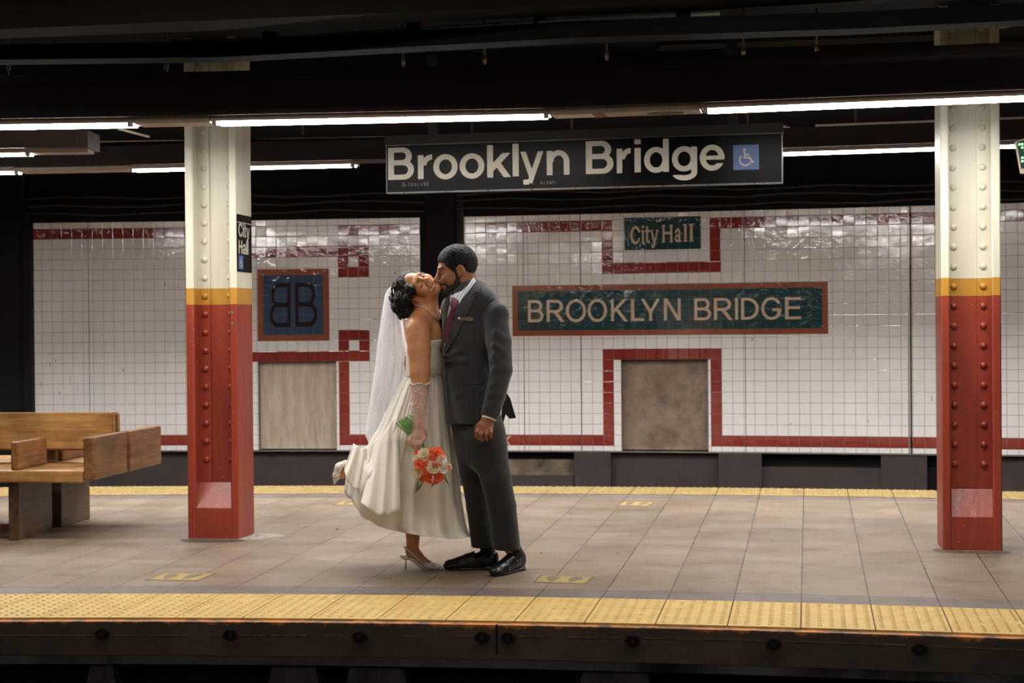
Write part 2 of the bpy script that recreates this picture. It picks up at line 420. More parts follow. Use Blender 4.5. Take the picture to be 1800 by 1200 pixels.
def tile_color(bay, r, u):
    """course r counted from the top red course; u = pixel column of the tile"""
    if bay == 1:
        if r == 0: return 1 if (u < 395 or u > 595) else 0
        if r == 1: return 1 if 595 < u < 613 or 377 < u < 395 else 0
        if r == 2: return 1 if 377 < u < 650 else 0
        if r == 3: return 1 if 595 < u < 613 or 631 < u < 650 else 0
        if r == 4: return 1 if 595 < u < 650 else 0
        if r == 10: return 1 if 597 < u < 651 else 0
        if r == 11: return 1 if 597 < u < 615 or 633 < u < 651 else 0
        if r == 12: return 1 if 377 < u < 651 else 0
        if 12 < r < 20: return 1 if 598 < u < 616 or 424 < u < 441 else 0
        if r == 20: return 1 if u > 598 or u < 441 else 0
    else:
        if r == 0: return 1 if (838 < u < 1077 or u > 1252) else 0
        if 1 <= r <= 3: return 1 if (1059 < u < 1078 or 1252 < u < 1271) else 0
        if r == 4: return 1 if 1059 < u < 1271 else 0
        if r == 12: return 1 if 1061 < u < 1273 else 0
        if 12 < r < 20: return 1 if (1061 < u < 1081 or 1255 < u < 1274) else 0
        if r == 20: return 1 if (u < 1081 or u > 1255) else 0
    return 0
def tile_bay(name, bay, u0, u1, ualign, niche, seed):
    rnd = random.Random(seed); s0, s1, sa = s_of_px(u0), s_of_px(u1), s_of_px(ualign)
    cuts = [s0]; k = math.ceil((s0 - sa) / PIT + 0.02)
    while sa + k * PIT < s1 - 0.01: cuts.append(sa + k * PIT); k += 1
    cuts.append(s1)
    nl, nr = s_of_px(niche[0]), s_of_px(niche[1])
    extra = [nl, nr]
    mb = MB(); g = 0.0018
    zt = ROWS[13]                # niche head = underside of course 12
    cs = sorted(cuts)
    def quad(sa_, sb_, za, zb, m):
        if sb_ - sa_ < 0.006 or za - zb < 0.006: return
        t1, t2 = rnd.gauss(0, 0.00028), rnd.gauss(0, 0.00028)
        na, ta = wall_n((sa_ + sb_) / 2); A, B = wall_at(sa_ + g), wall_at(sb_ - g)
        h = 0.006; zA, zB = za - g, zb + g
        o = lambda p, z, e, ii: Vector((p.x, p.y, z)) + na * e + ta * 0
        c = [o(A, zB, h + t1 + t2, 0), o(B, zB, h - t1 + t2, 0), o(B, zA, h - t1 - t2, 0), o(A, zA, h + t1 - t2, 0)]
        bk = [o(A, zB, 0, 0), o(B, zB, 0, 0), o(B, zA, 0, 0), o(A, zA, 0, 0)]
        # pillowed edge: inner face raised, thin sloping arris
        ins = 0.0035
        cen = (c[0] + c[1] + c[2] + c[3]) / 4
        ci = [p + (cen - p).normalized() * ins * 1.2 + na * 0.0004 for p in c]
        mb.add(c + bk + ci, [(8, 9, 10, 11), (0, 1, 9, 8), (1, 2, 10, 9), (2, 3, 11, 10), (3, 0, 8, 11), (4, 5, 1, 0), (5, 6, 2, 1), (6, 7, 3, 2), (7, 4, 0, 3)], m)
    for j in range(len(ROWS) - 1):
        za, zb = ROWS[j], ROWS[j + 1]; r = j - 1
        rowcuts = cs
        if r >= 13: rowcuts = sorted(cs + extra)
        for a, b in zip(rowcuts[:-1], rowcuts[1:]):
            mid = (a + b) / 2
            if r >= 13 and nl - 1e-4 < mid < nr + 1e-4: continue
            p = wall_at(mid); p.z = 1.2; u = proj(p)[0]
            m = tile_color(bay, r, u) if r >= 0 else 0
            if r >= 13 and (nl - 0.07 < mid < nl or nr < mid < nr + 0.07): m = 0
            quad(a, b, za, zb, m)
    # grout bed / panel body with returns round the niche
    def slab(sa_, sb_, za, zb, th=0.09):
        n = max(1, int((sb_ - sa_) / 0.4))
        for i in range(n):
            a, b = sa_ + (sb_ - sa_) * i / n, sa_ + (sb_ - sa_) * (i + 1) / n
            na, _ = wall_n(a); nb, _ = wall_n(b); A, B = wall_at(a) + na * .003, wall_at(b) + nb * .003
            A2, B2 = A - na * th, B - nb * th
            mb.hexa([Vector((q.x, q.y, zz)) for q, zz in ((A, zb), (B, zb), (B, za), (A, za), (A2, zb), (B2, zb), (B2, za), (A2, za))], 2)
    slab(s0, s1, ZTOP, zt); slab(s0, nl, zt, WZ0); slab(nr, s1, zt, WZ0)
    o = mb.build(name, [WHITE_T, RED_T, GROUT]); tag(o, kind='structure')
    # closed-off opening: recessed stained metal sheet
    pv = []; ns, _ = wall_n((nl + nr) / 2); A, B = wall_at(nl - .02) - ns * .07, wall_at(nr + .02) - ns * .07
    ib = MB(); ib.hexa([Vector((q.x, q.y, zz)) for q, zz in ((A, WZ0 + .01), (B, WZ0 + .01), (B, zt + .03), (A, zt + .03))] + [Vector((q.x, q.y, zz)) - ns * .02 for q, zz in ((A, WZ0 + .01), (B, WZ0 + .01), (B, zt + .03), (A, zt + .03))])
    return o, ib, (nl, nr, s0, s1)
def sheet_mat(name, a, b, c, sc):
    M = Mat(name); v = M.coord('Object', sc)
    col = M.ramp(M.noise(v, 3.0, 7, 0.62), [(0.28, lin(a)), (0.5, lin(b)), (0.72, lin(c))])
    M.set(Base_Color=col, Roughness=0.5, Metallic=0.1, Normal=M.bump(M.noise(v, 20, 4), 0.2, 0.006)); return M.m
o, ib, B1 = tile_bay('wall_back', 1, 60, 740, 595.5, (453.5, 590.5), 1)
tag(ib.build('window_1', sheet_mat('beige_sheet', (150, 134, 116), (176, 160, 140), (196, 182, 164), (5, 5, .8))), kind='structure')
o, ib, B2 = tile_bay('wall_back_right', 2, 817, 2160, 1059.5, (1091.5, 1244), 2)
tag(ib.build('window_2', sheet_mat('brown_sheet', (92, 76, 64), (126, 106, 90), (150, 130, 112), (2, 2, 2))), kind='structure')
# vertical joints between the tiled panels
SEAM = paint('panel_seam', (70, 62, 60), 0.6); ALU = paint('aluminium_strip', (170, 160, 152), 0.35, metallic=0.7)
def seam(name, u, w, mat, z0, z1, h=0.0085):
    s = s_of_px(u); n, t = wall_n(s); A, B = wall_at(s - w / 2), wall_at(s + w / 2)
    mb = MB(); mb.hexa([Vector((q.x, q.y, zz)) for q, zz in ((A, z0), (B, z0), (B, z1), (A, z1))] + [Vector((q.x, q.y, zz)) + n * h for q, zz in ((A, z0), (B, z0), (B, z1), (A, z1))])
    tag(mb.build(name, mat), kind='structure')
for i, u in enumerate((157, 921, 1021, 1310)): seam('trim_%d' % (10 + i), u, 0.006, SEAM, WZ0, ZTOP)
seam('trim_14', 1597, 0.012, ALU, WZ0, ZTOP, .012); seam('trim_15', 1601, 0.014, BLACK, WZ0, ZTOP, .0095)
# black structure round and below the tiles
def wall_box(name, u0, u1, z0, z1, off0, off1, mat=BLACK, kind='structure'):
    s0, s1 = s_of_px(u0), s_of_px(u1); mb = MB(); n = max(1, int((s1 - s0) / .8))
    for i in range(n):
        a, b = s0 + (s1 - s0) * i / n, s0 + (s1 - s0) * (i + 1) / n
        na, _ = wall_n(a); nb, _ = wall_n(b)
        A, B, A2, B2 = wall_at(a) + na * off1, wall_at(b) + nb * off1, wall_at(a) + na * off0, wall_at(b) + nb * off0
        mb.hexa([Vector((q.x, q.y, zz)) for q, zz in ((A, z0), (B, z0), (B, z1), (A, z1), (A2, z0), (B2, z0), (B2, z1), (A2, z1))])
    return tag(mb.build(name, mat), kind=kind)
wall_box('wall_behind', -500, 2160, -1.2, 3.3, -0.5, -0.20)
wall_box('wall_low', -300, 2160, -1.2, WZ0 - .02, -0.30, -0.10)
wall_box('wall_above', -300, 2160, ZTOP + .005, 3.3, -0.20, -0.04)
wall_box('trim_16', -300, 50, -1.2, 3.2, -0.3, 0.06)
wall_box('trim_17', 48, 61, -1.2, 2.46, -0.3, 0.11)
wall_box('trim_18', 741, 751, -1.2, 3.2, -0.3, 0.0); wall_box('trim_19', 751, 803, -1.2, 3.2, -0.3, 0.08); wall_box('trim_20', 803, 816, -1.2, 3.2, -0.3, 0.0, paint('rusted_black_steel', (44, 34, 30), .7, dark=(18, 15, 15)))
LOWM = paint('dark_painted_concrete', (64, 54, 52), 0.85, bump=.5, bscale=14)
wall_box('trim_21', 1008, 1072, -1.2, 0.072, -0.15, 0.02, LOWM); wall_box('trim_22', 1072, 1262, -1.2, 0.07, -0.15, -0.05, LOWM)
wall_box('trim_23', 1262, 1337, -1.2, 0.07, -0.15, 0.02, LOWM); wall_box('trim_24', 1337, 1547, -1.2, -0.065, -0.15, -0.03, LOWM)
wall_box('trim_25', 1547, 1628, -1.2, 0.07, -0.15, 0.0, LOWM); wall_box('trim_26', 1650, 2100, -1.2, 0.06, -0.15, -0.04, LOWM); wall_box('trim_27', -300, 740, -1.2, 0.06, -0.15, -0.05, LOWM)
ROUGHC = paint('broken_concrete', (128, 112, 92), 0.9, bump=.9, bscale=7, scale=3.5, dark=(30, 24, 20), dist=.03)
wall_box('trim_28', 880, 1006, -1.2, -0.01, -0.15, -0.07, ROUGHC); wall_box('trim_29', 745, 1006, -1.2, -0.165, -0.15, 0.0, LOWM)
wall_box('trim_30', 60, 740, WZ0 - .012, WZ0 - .002, -.1, .012, ALU); wall_box('trim_31', 817, 2160, WZ0 - .012, WZ0 - .002, -.1, .012, ALU)
# dark tunnel ends
for nm_, x_ in (('wall_left', -10.2), ('wall_right', 10.2)):
    w_ = MB(); w_.box(x_ - .1, x_ + .1, 3.0, 17.5, -1.3, 3.3); tag(w_.build(nm_, BLACK), kind='structure')
# marks scratched on the glaze
mb = MB(); rnd = random.Random(31)
for (u, v, h) in ((124, 668, 14), (136, 683, 6), (88, 640, 9), (98, 634, 5), (72, 676, 12), (105, 690, 5), (290, 500, 7), (313, 505, 4), (559, 405, 6), (694, 480, 6), (1638, 700, 9), (1526, 740, 5), (1390, 745, 5), (1500, 617, 3), (973, 377, 4), (1090, 378, 5), (1322, 596, 4), (660, 560, 4), (216, 650, 5), (240, 470, 5)):
    (p_, s_) = WP(u, v, .0078); n_, t_ = wall_n(s_); hh = h * p_.y / F / 2; w_ = .0016 + .002 * rnd.random(); q_ = rnd.uniform(-.004, .004)
    c_ = [p_ - t_ * w_ - Vector((0, 0, hh)), p_ + t_ * w_ - Vector((0, 0, hh)), p_ + t_ * (w_ + q_) + Vector((0, 0, hh)), p_ - t_ * (w_ - q_) + Vector((0, 0, hh))]
    mb.hexa(c_ + [x + n_ * .0008 for x in c_])
tag(mb.build('trim_38', BLACK), kind='structure')
# roof
cm = MB(); cm.box(-12, 12, 4.8, 17.5, 3.06, 3.3); tag(cm.build('ceiling', CEILM), kind='structure')
cm = MB(); cm.box(-12, 12, -8, 4.8, 4.3, 4.5); tag(cm.build('ceiling_opposite', CEILM), kind='structure')
# ================================================================= LIGHT FIXTURES, BEAMS, PIPES
TUBE = emit('lit_tube', (1.0, 0.965, 0.92, 1), TUBE_POWER)
TUBE_O = emit('lit_tube_opposite', (1.0, 0.94, 0.86, 1), OPPOSITE_POWER)
HOUSE = paint('fixture_housing', (176, 160, 148), 0.5, var=.1)
TROUGH = paint('brown_light_channel', (54, 44, 44), 0.65, bump=.15, spec=.2)
ZL = 2.42                        # underside of the near row
ZL2 = 2.48                       # underside of the far row
def fixture(pa, pb, label, group, tube_from=0.0, tube_to=1.0, mat=None, w=0.17, label_cat='ceiling light'):
    """strip light between two points of its underside: housing, lit flat diffuser, two clips"""
    pa, pb = Vector(pa), Vector(pb); L = (pb - pa).length; a = math.atan2(pb.y - pa.y, pb.x - pa.x)
    root = empty('strip_light', pa, a)
    hb = MB(); hb.box(0, L, -w / 2, w / 2, .006, .03); hb.build('housing', HOUSE, root)
    x0, x1 = L * tube_from + .02, L * tube_to - .02
    tb = MB(); tb.hexa([(x0, -w / 2 + .012, -.004), (x1, -w / 2 + .012, -.004), (x1, w / 2 - .012, -.004), (x0, w / 2 - .012, -.004), (x0, -w / 2 + .006, .0055), (x1, -w / 2 + .006, .0055), (x1, w / 2 - .006, .0055), (x0, w / 2 - .006, .0055)]); tb.build('diffuser', mat or TUBE, root)
    for x in (x0, x1):
        eb = MB(); eb.box(x - .012, x + .012, -w / 2 - .004, -w / 2 + .03, -.016, .02); eb.build('clip', HOUSE, root)
    tag(root, label, label_cat, group); return root
def at(u, v, z=ZL): return G(u, v, z)
GR1 = 'strip lights of the near row'; GR2 = 'strip lights of the far row'
A0 = at(-112, 226); A1 = at(242, 220.5); B0 = at(378, 218); B1_ = at(968, 205.5); C0 = at(1236, 196); C1 = at(1835, 172.5)
LA = fixture(A0, A1, 'lit strip light of the near row at the left edge, above the bench', GR1)
fixture(B0, B1_, 'lit strip light above the couple and the left end of the hanging station sign', GR1)
fixture(C0, C1, 'lit strip light above the right end of the hanging station sign, crossing the right column', GR1)
# blank channel between the strip lights
def blank(pa, pb, label):
    L = (pb - pa).length; a = math.atan2(pb.y - pa.y, pb.x - pa.x); r = empty('channel_cover', pa, a)
    b = MB(); b.box(0.0, L, -.085, .085, 0.0, .03); b.build('cover_plate', HOUSE, r); return tag(r, label, 'cover')
blank(at(245, 220.6), at(375, 218.1), 'beige cover plate between two near strip lights, in front of the left column')
bl = blank(at(972, 205.4), at(1232, 196.2), 'scuffed cover plate with a round speaker grille between strip lights above the sign')
L = (at(1232, 196.2) - at(972, 205.4)).length
sp = MB(); n = 24
for k in range(7):
    r0 = .012 + .012 * k; vs = []
    for q in range(n): c = 2 * math.pi * q / n; vs += [(L * .765 + 1.1 * r0 * math.cos(c), .72 * r0 * math.sin(c), -.0015), (L * .765 + 1.1 * (r0 + .006) * math.cos(c), .72 * (r0 + .006) * math.sin(c), -.0015)]
    sp.add(vs, [(2 * q, 2 * q + 1, (2 * q + 3) % (2 * n), (2 * q + 2) % (2 * n)) for q in range(n)])
sp.build('speaker_grille', BLACK, bl)
rs = MB(); rs.box(L * .28, L * .36, -.084, .084, -.002, 0); rs.build('red_patch', paint('red_tape', (130, 50, 40), .5), bl)
ws = MB(); ws.box(L * .03, L * .28, -.07, .06, -.0016, 0); ws.build('white_patch', paint('white_tape', (214, 206, 196), .4), bl)
# brown channel boxes that carry the rows
def channel(name, pts, zb, zt, y0, y1, mat, label, cat='beam'):
    mb = MB(); P_ = [Vector(p) for p in pts]
    for a, b in zip(P_[:-1], P_[1:]):
        mb.hexa([(a.x, a.y + y0, zb), (b.x, b.y + y0, zb), (b.x, b.y + y0, zt), (a.x, a.y + y0, zt), (a.x, a.y + y1, zb), (b.x, b.y + y1, zb), (b.x, b.y + y1, zt), (a.x, a.y + y1, zt)])
    return mb.build(name, mat)
row1 = [A0 - Vector((3.0, -.42, 0)), A0, B0, B1_, C0, C1, C1 + Vector((2.5, -.55, 0))]
ch = channel('light_channel', row1, ZL + .031, ZL + .262, -.14, .14, TROUGH, '')
tag(ch, 'long dark channel box that carries the near row of strip lights', 'light channel')
lip = MB(); 
for a, b in zip(row1[:-1], row1[1:]): lip.hexa([(a.x, a.y - .153, ZL + .225), (b.x, b.y - .153, ZL + .225), (b.x, b.y - .153, ZL + .268), (a.x, a.y - .153, ZL + .268), (a.x, a.y - .14, ZL + .225), (b.x, b.y - .14, ZL + .225), (b.x, b.y - .14, ZL + .268), (a.x, a.y - .14, ZL + .268)])
lip.build('channel_lip', TROUGH, ch)
# far row
D0 = at(437, 296, ZL2); D1 = at(628, 291.5, ZL2); E0 = at(1372, 271.5, ZL2); E1 = at(1836, 256, ZL2); F0 = at(-230, 307, ZL2); F1 = at(38, 304, ZL2); H0 = at(232, 300.3, ZL2); 
fixture(H0, D1, 'lit strip light of the far row passing behind the left column', GR2, w=.15)
fixture(at(1180, 278, ZL2), E1, 'lit strip light of the far row behind the hanging sign and right column', GR2, w=.15)
fixture(F0, F1, 'short lit end of a far row strip light at the left edge, lower one', GR2, w=.15)
row2 = [F0 - Vector((2.5, -.25, 0)), F0, F1, H0, D1, at(900, 285.5, ZL2), at(1180, 278, ZL2), E1, E1 + Vector((2.5, -.5, 0))]
ch2 = channel('light_channel', row2, ZL2 + .031, ZL2 + .17, -.14, .14, TROUGH, '')
tag(ch2, 'long brown channel box that carries the far row of strip lights', 'light channel')
cv = MB(); a, b = at(40, 304, ZL2), at(230, 300.3, ZL2); cv.hexa([(a.x, a.y - .09, ZL2 + .0), (b.x, b.y - .09, ZL2 + .0), (b.x, b.y + .09, ZL2 + .0), (a.x, a.y + .09, ZL2 + .0), (a.x, a.y - .09, ZL2 + .03), (b.x, b.y - .09, ZL2 + .03), (b.x, b.y + .09, ZL2 + .03), (a.x, a.y + .09, ZL2 + .03)])
tag(cv.build('channel_cover', HOUSE), 'pinkish cover plate between the far row lights left of the left column', 'cover')
# third fixture with a boxed end at the left
K0 = at(-300, 275.5, ZL2); K1 = at(160, 271, ZL2)
kx = fixture(K0, K1, 'boxed brown strip light with a square end, upper of the pair at the left edge', GR2, 0, .78, w=.15)
kb = MB(); kL = (K1 - K0).length; kb.box(0, kL + .02, -.15, .15, .031, .145); kb.build('box_cover', paint('brown_sheet_metal', (96, 78, 72), .5), kx)
# conduits across the roof over the far track
cab = MB(); rnd = random.Random(8)
def conduit(name, pts, r, mat, label, cat='pipe'):
    mb = MB(); mb.tube(pts, r, 8); return tag(mb.build(name, mat), label, cat)
BEAMB = paint('black_roof_steel', (14, 13, 14), 0.8, bump=0.2, bscale=20, spec=.1)
PIPE = paint('pale_pipe_paint', (238, 228, 204), 0.5, var=.2, scale=10)
DPIPE = paint('dark_conduit', (58, 50, 48), 0.6)
conduit('conduit', [P(-60, 262, 12.4), P(320, 254, 12.4), P(680, 247, 12.2)], .03, DPIPE, 'upper dark conduit over the far track at the left')
conduit('conduit', [P(1360, 246, 12.2), P(1660, 233, 12.0), P(1840, 225, 11.8)], .03, DPIPE, 'dark conduit over the far track at the right')
for k, (v0, v1, v2) in enumerate(((350, 342, 318), (366, 352, 332), (378, 371, 346))):
    pts = []
    for i in range(25):
        u = -60 + 1920 * i / 24; tt = i / 24
        v = v0 * (1 - tt) ** 2 + 2 * v1 * tt * (1 - tt) + v2 * tt * tt + 3 * math.sin(i * 1.9 + k)
        pts.append(P(u, v, wall_y((u - 900) / F * 15) - .02))
    conduit('cable', pts, .012, DPIPE, ('top', 'middle', 'lowest')[k] + ' of three sagging black cables on the wall above the tiles', 'cable')
# dark overhead beam nearer the camera with the pale pipe on it
mb = MB(); zb = 2.64
bp = [G(-200, 112, zb), G(400, 105, zb), G(1000, 72, zb), G(1500, 56, zb), G(1700, 46, zb), G(2000, 30, zb)]
ob = channel('roof_beam', bp, zb, zb + .078, -.08, .08, BEAMB, ''); tag(ob, 'black roof beam above and in front of the near light channel', 'beam')
pp = [(300, 74), (470, 70), (592, 62), (710, 53), (905, 43), (1075, 33), (1265, 24)]
pr = conduit('pipe', [G(u, v - 1, 2.735) for u, v in pp], .011, PIPE, 'thin pale pipe running along the top of the black roof beam')
for u, v in ((475, 69), (727, 51), (950, 41), (1201, 27)):
    a = G(u, v, 2.735); mb = MB(); mb.box(a.x - .034, a.x + .034, a.y - .03, a.y + .05, a.z - .03, a.z + .035); mb.build('pipe_strap', BLACK, pr)
up = MB(); a, b = P(-250, 62, 7.6), P(2050, -35, 7.1)
up.hexa([(a.x, a.y, a.z), (b.x, b.y, b.z), (b.x, b.y, b.z + .5), (a.x, a.y, a.z + .5), (a.x, a.y + .25, a.z), (b.x, b.y + .25, b.z), (b.x, b.y + .25, b.z + .5), (a.x, a.y + .25, a.z + .5)])
tag(up.build('roof_beam', paint('rust_brown_steel', (26, 17, 14), .8, bump=.2, spec=.1)), 'rust brown roof girder along the top of the picture', 'beam')
cp = conduit('pipe', [P(1500, 33, 9.4), P(1595, 35, 8.75), P(1640, 42, 8.72), P(1665, 45, 8.70), P(1710, 41, 8.68), P(1758, 37, 8.66)], .012, PIPE, 'pale bent pipe crossing the top of the right column')
mb = MB(); a = P(1762, 38, 8.66); mb.box(a.x - .03, a.x + .03, a.y - .03, a.y + .03, a.z - .035, a.z + .03, bev=.006); mb.build('junction_box', DPIPE, cp)
# peeling paint on the roof slab and hanger rods
PEEL = paint('peeling_paint', (236, 222, 190), .8, var=.3, scale=20, dark=(110, 92, 76))
def peel(u0, u1, v, h, yy, label):
    rnd = random.Random(int(u0)); mb = MB(); n = 14
    t = [P(u0 + (u1 - u0) * i / n, v - h * rnd.random() - 1, yy) for i in range(n + 1)]; b = [P(u0 + (u1 - u0) * i / n, v + h * rnd.random(), yy) for i in range(n + 1)]
    d = Vector((0, .01, 0))
    for i in range(n): mb.hexa([b[i], b[i + 1], t[i + 1], t[i], b[i] + d, b[i + 1] + d, t[i + 1] + d, t[i] + d])
    tag(mb.build('peeling_paint', PEEL), label, 'peeling paint')
sb = MB(); a, b = P(1160, 66, 9.95), P(1700, 45, 9.55)
sb.hexa([(a.x, a.y, a.z - .05), (b.x, b.y, b.z - .05), (b.x, b.y, 3.07), (a.x, a.y, 3.07), (a.x, a.y + .2, a.z - .05), (b.x, b.y + .2, b.z - .05), (b.x, b.y + .2, 3.07), (a.x, a.y + .2, 3.07)])
tag(sb.build('roof_beam', SOOT), 'flaking dark roof beam behind the top of the right column', 'beam')
peel(1255, 1380, 58, 4, 9.7, 'flaking pale paint on the roof beam above the sign'); peel(1436, 1470, 48, 4.5, 9.62, 'thick cream paint flake on the roof beam left of the hanger'); peel(1478, 1500, 45, 4, 9.6, 'small cream paint flake on the roof beam right of the hanger')
RUSTP = paint('rust_stain', (224, 184, 130), .8, var=.4, scale=16, dark=(120, 64, 40))
mb = MB(); rnd = random.Random(4); n = 26
cc = [(745, 108)]; pts = []
out = [(712, 116), (722, 106), (735, 101), (748, 98), (756, 104), (762, 92), (772, 88), (780, 97), (782, 112), (778, 124), (762, 124), (748, 118), (730, 118)]
t = [P(u, v, 10.55) for u, v in out]; d = Vector((0, .006, 0)); mb.add(t + [p + d for p in t], [list(range(13)), list(range(13, 26))[::-1]] + [(i, (i + 1) % 13, 13 + (i + 1) % 13, 13 + i) for i in range(13)])
tag(mb.build('rust_stain', RUSTP), 'pale and rust coloured stain on the dark beam above the couple', 'stain')
db = MB(); a, b = P(-260, 165, 10.6), P(2060, 90, 10.0); 
db.hexa([(a.x, a.y, a.z - .2), (b.x, b.y, b.z - .2), (b.x, b.y, 3.07), (a.x, a.y, 3.07), (a.x, a.y + .25, a.z - .2), (b.x, b.y + .25, b.z - .2), (b.x, b.y + .25, 3.07), (a.x, a.y + .25, 3.07)])
tag(db.build('roof_beam', CEILM), 'blue black roof beam behind the near light channel', 'beam')
ROD = paint('hanger_rod', (210, 186, 160), .5, metallic=.4)
for (u, va, vb, w) in ((15, 112, 148, 'at the left edge'), (293, 105, 146, 'left of the left column'), (709, 88, 137, 'beside the rust stain'), (852, 84, 134, 'above the couple'), (1067, 74, 127, 'above the middle of the sign'), (1307, 56, 121, 'above the right end of the sign'), (1436, 50, 117, 'beside the flaking cream paint')):
    q = P(u, vb, 9.0); y = q.y; z1 = 3.06
    mb = MB(); mb.tube([(q.x, y, ZL + .26), (q.x, y, z1)], .0065, 8); r = mb.build('hanger_rod', ROD)
    nb = MB(); nb.tube([(q.x, y, q.z + .08), (q.x, y, q.z + .12)], .012, 6); nb.build('nut', ROD, r)
    tag(r, 'thin steel hanger rod holding the near light channel ' + w, 'rod', 'hanger rods')
br = MB(); br.tube([P(208, 226, 9.45), P(262, 240, 9.6)], .008, 8); 
bro = br.build('bracket_arm', PIPE, LA); bro.matrix_parent_inverse = (Matrix.Translation(LA.location) @ Matrix.Rotation(LA.rotation_euler.z, 4, 'Z')).inverted()
# added row over the near platform edge, above the picture, lights the couple's front
TUBE_E = emit('added_tube_edge', (1.0, 0.93, 0.84, 1), EDGE_FILL_POWER)
for k in range(4):
    xa = -4.9 + 2.5 * k; xb = xa + 2.1; rr = fixture((xa, near_edge(xa) - .5, 2.92), (xb, near_edge(xb) - .5, 2.92), 'added strip light over the near platform edge, out of view', 'added strip lights over the near platform edge', mat=TUBE_E)
    for q in (.3, 1.8):
        hb = MB(); hb.box(q - .01, q + .01, -.01, .01, .03, 1.37); hb.build('hanger_bar', TROUGH, rr)
TUBE_F = emit('added_tube_far_edge', (1.0, 0.98, 0.965, 1), FAR_FILL_POWER)  # hidden row added to brighten the lower part of the tiled wall
for k in range(6):
    xa = -6.4 + 2.2 * k; xb = xa + 2.0; rr = fixture((xa, far_edge(xa) + .1, 2.80), (xb, far_edge(xb) + .1, 2.80), 'added strip light over the far platform edge hidden behind the far light channel', 'added strip lights over the far platform edge', mat=TUBE_F)
    bf = MB(); bf.box(0, 2.0, -.165, -.155, -.135, .03); bf.box(0, 2.0, .155, .165, -.135, .03); bf.build('baffle', HOUSE, rr)  # side plates added to keep these lamps off the wall top
    for q in (.3, 1.7):
        hb = MB(); hb.box(q - .01, q + .01, -.01, .01, .03, .26); hb.build('hanger_bar', TROUGH, rr)
# lights of the opposite platform, where the photographer stands (behind the view)
for j, y in enumerate((-1.6, -4.0)):
    for k in range(4):
        x = -6.6 + 3.3 * k
        fixture((x, y, 2.9), (x + 2.4, y, 2.9), 'lit strip light over the opposite platform', 'strip lights over the opposite platform', mat=TUBE_O)
# ================================================================= LETTERING (drawn stroke by stroke)
def sd_box(x, y, x0, x1, y0, y1):
    dx = np.maximum(x0 - x, x - x1); dy = np.maximum(y0 - y, y - y1)
    return np.minimum(np.maximum(dx, dy), 0) + np.hypot(np.maximum(dx, 0), np.maximum(dy, 0))
def sd_seg(x, y, a, b, w):       # straight bar with square ends
    ax, ay = a; bx, by = b; L = math.hypot(bx - ax, by - ay); tx, ty = (bx - ax) / L, (by - ay) / L
    u = (x - ax) * tx + (y - ay) * ty; v = -(x - ax) * ty + (y - ay) * tx
    return np.maximum(np.abs(u - L / 2) - L / 2, np.abs(v) - w / 2)
def sd_ell(x, y, cx, cy, rx, ry):
    k = np.hypot((x - cx) / rx, (y - cy) / ry); return (k - 1) * min(rx, ry)
def sd_ring(x, y, cx, cy, rx, ry, w, wy=None):
    return np.maximum(sd_ell(x, y, cx, cy, rx, ry), -sd_ell(x, y, cx, cy, rx - w, ry - (wy or w * .92)))
def sd_cap(x, y, x0, x1, y0, y1):   # bar whose right end is round
    r = (y1 - y0) / 2; r = min(r, (x1 - x0) * .98); cx = x1 - r; cy = (y0 + y1) / 2
    return np.minimum(sd_box(x, y, x0, cx, y0, y1), np.maximum(np.hypot(x - cx, (y - cy) * r / ((y1 - y0) / 2)) - r, -(x - cx)))
def U(*a):
    o = a[0]
    for b in a[1:]: o = np.minimum(o, b)
    return o
def I(*a):
    o = a[0]
    for b in a[1:]: o = np.maximum(o, b)
    return o
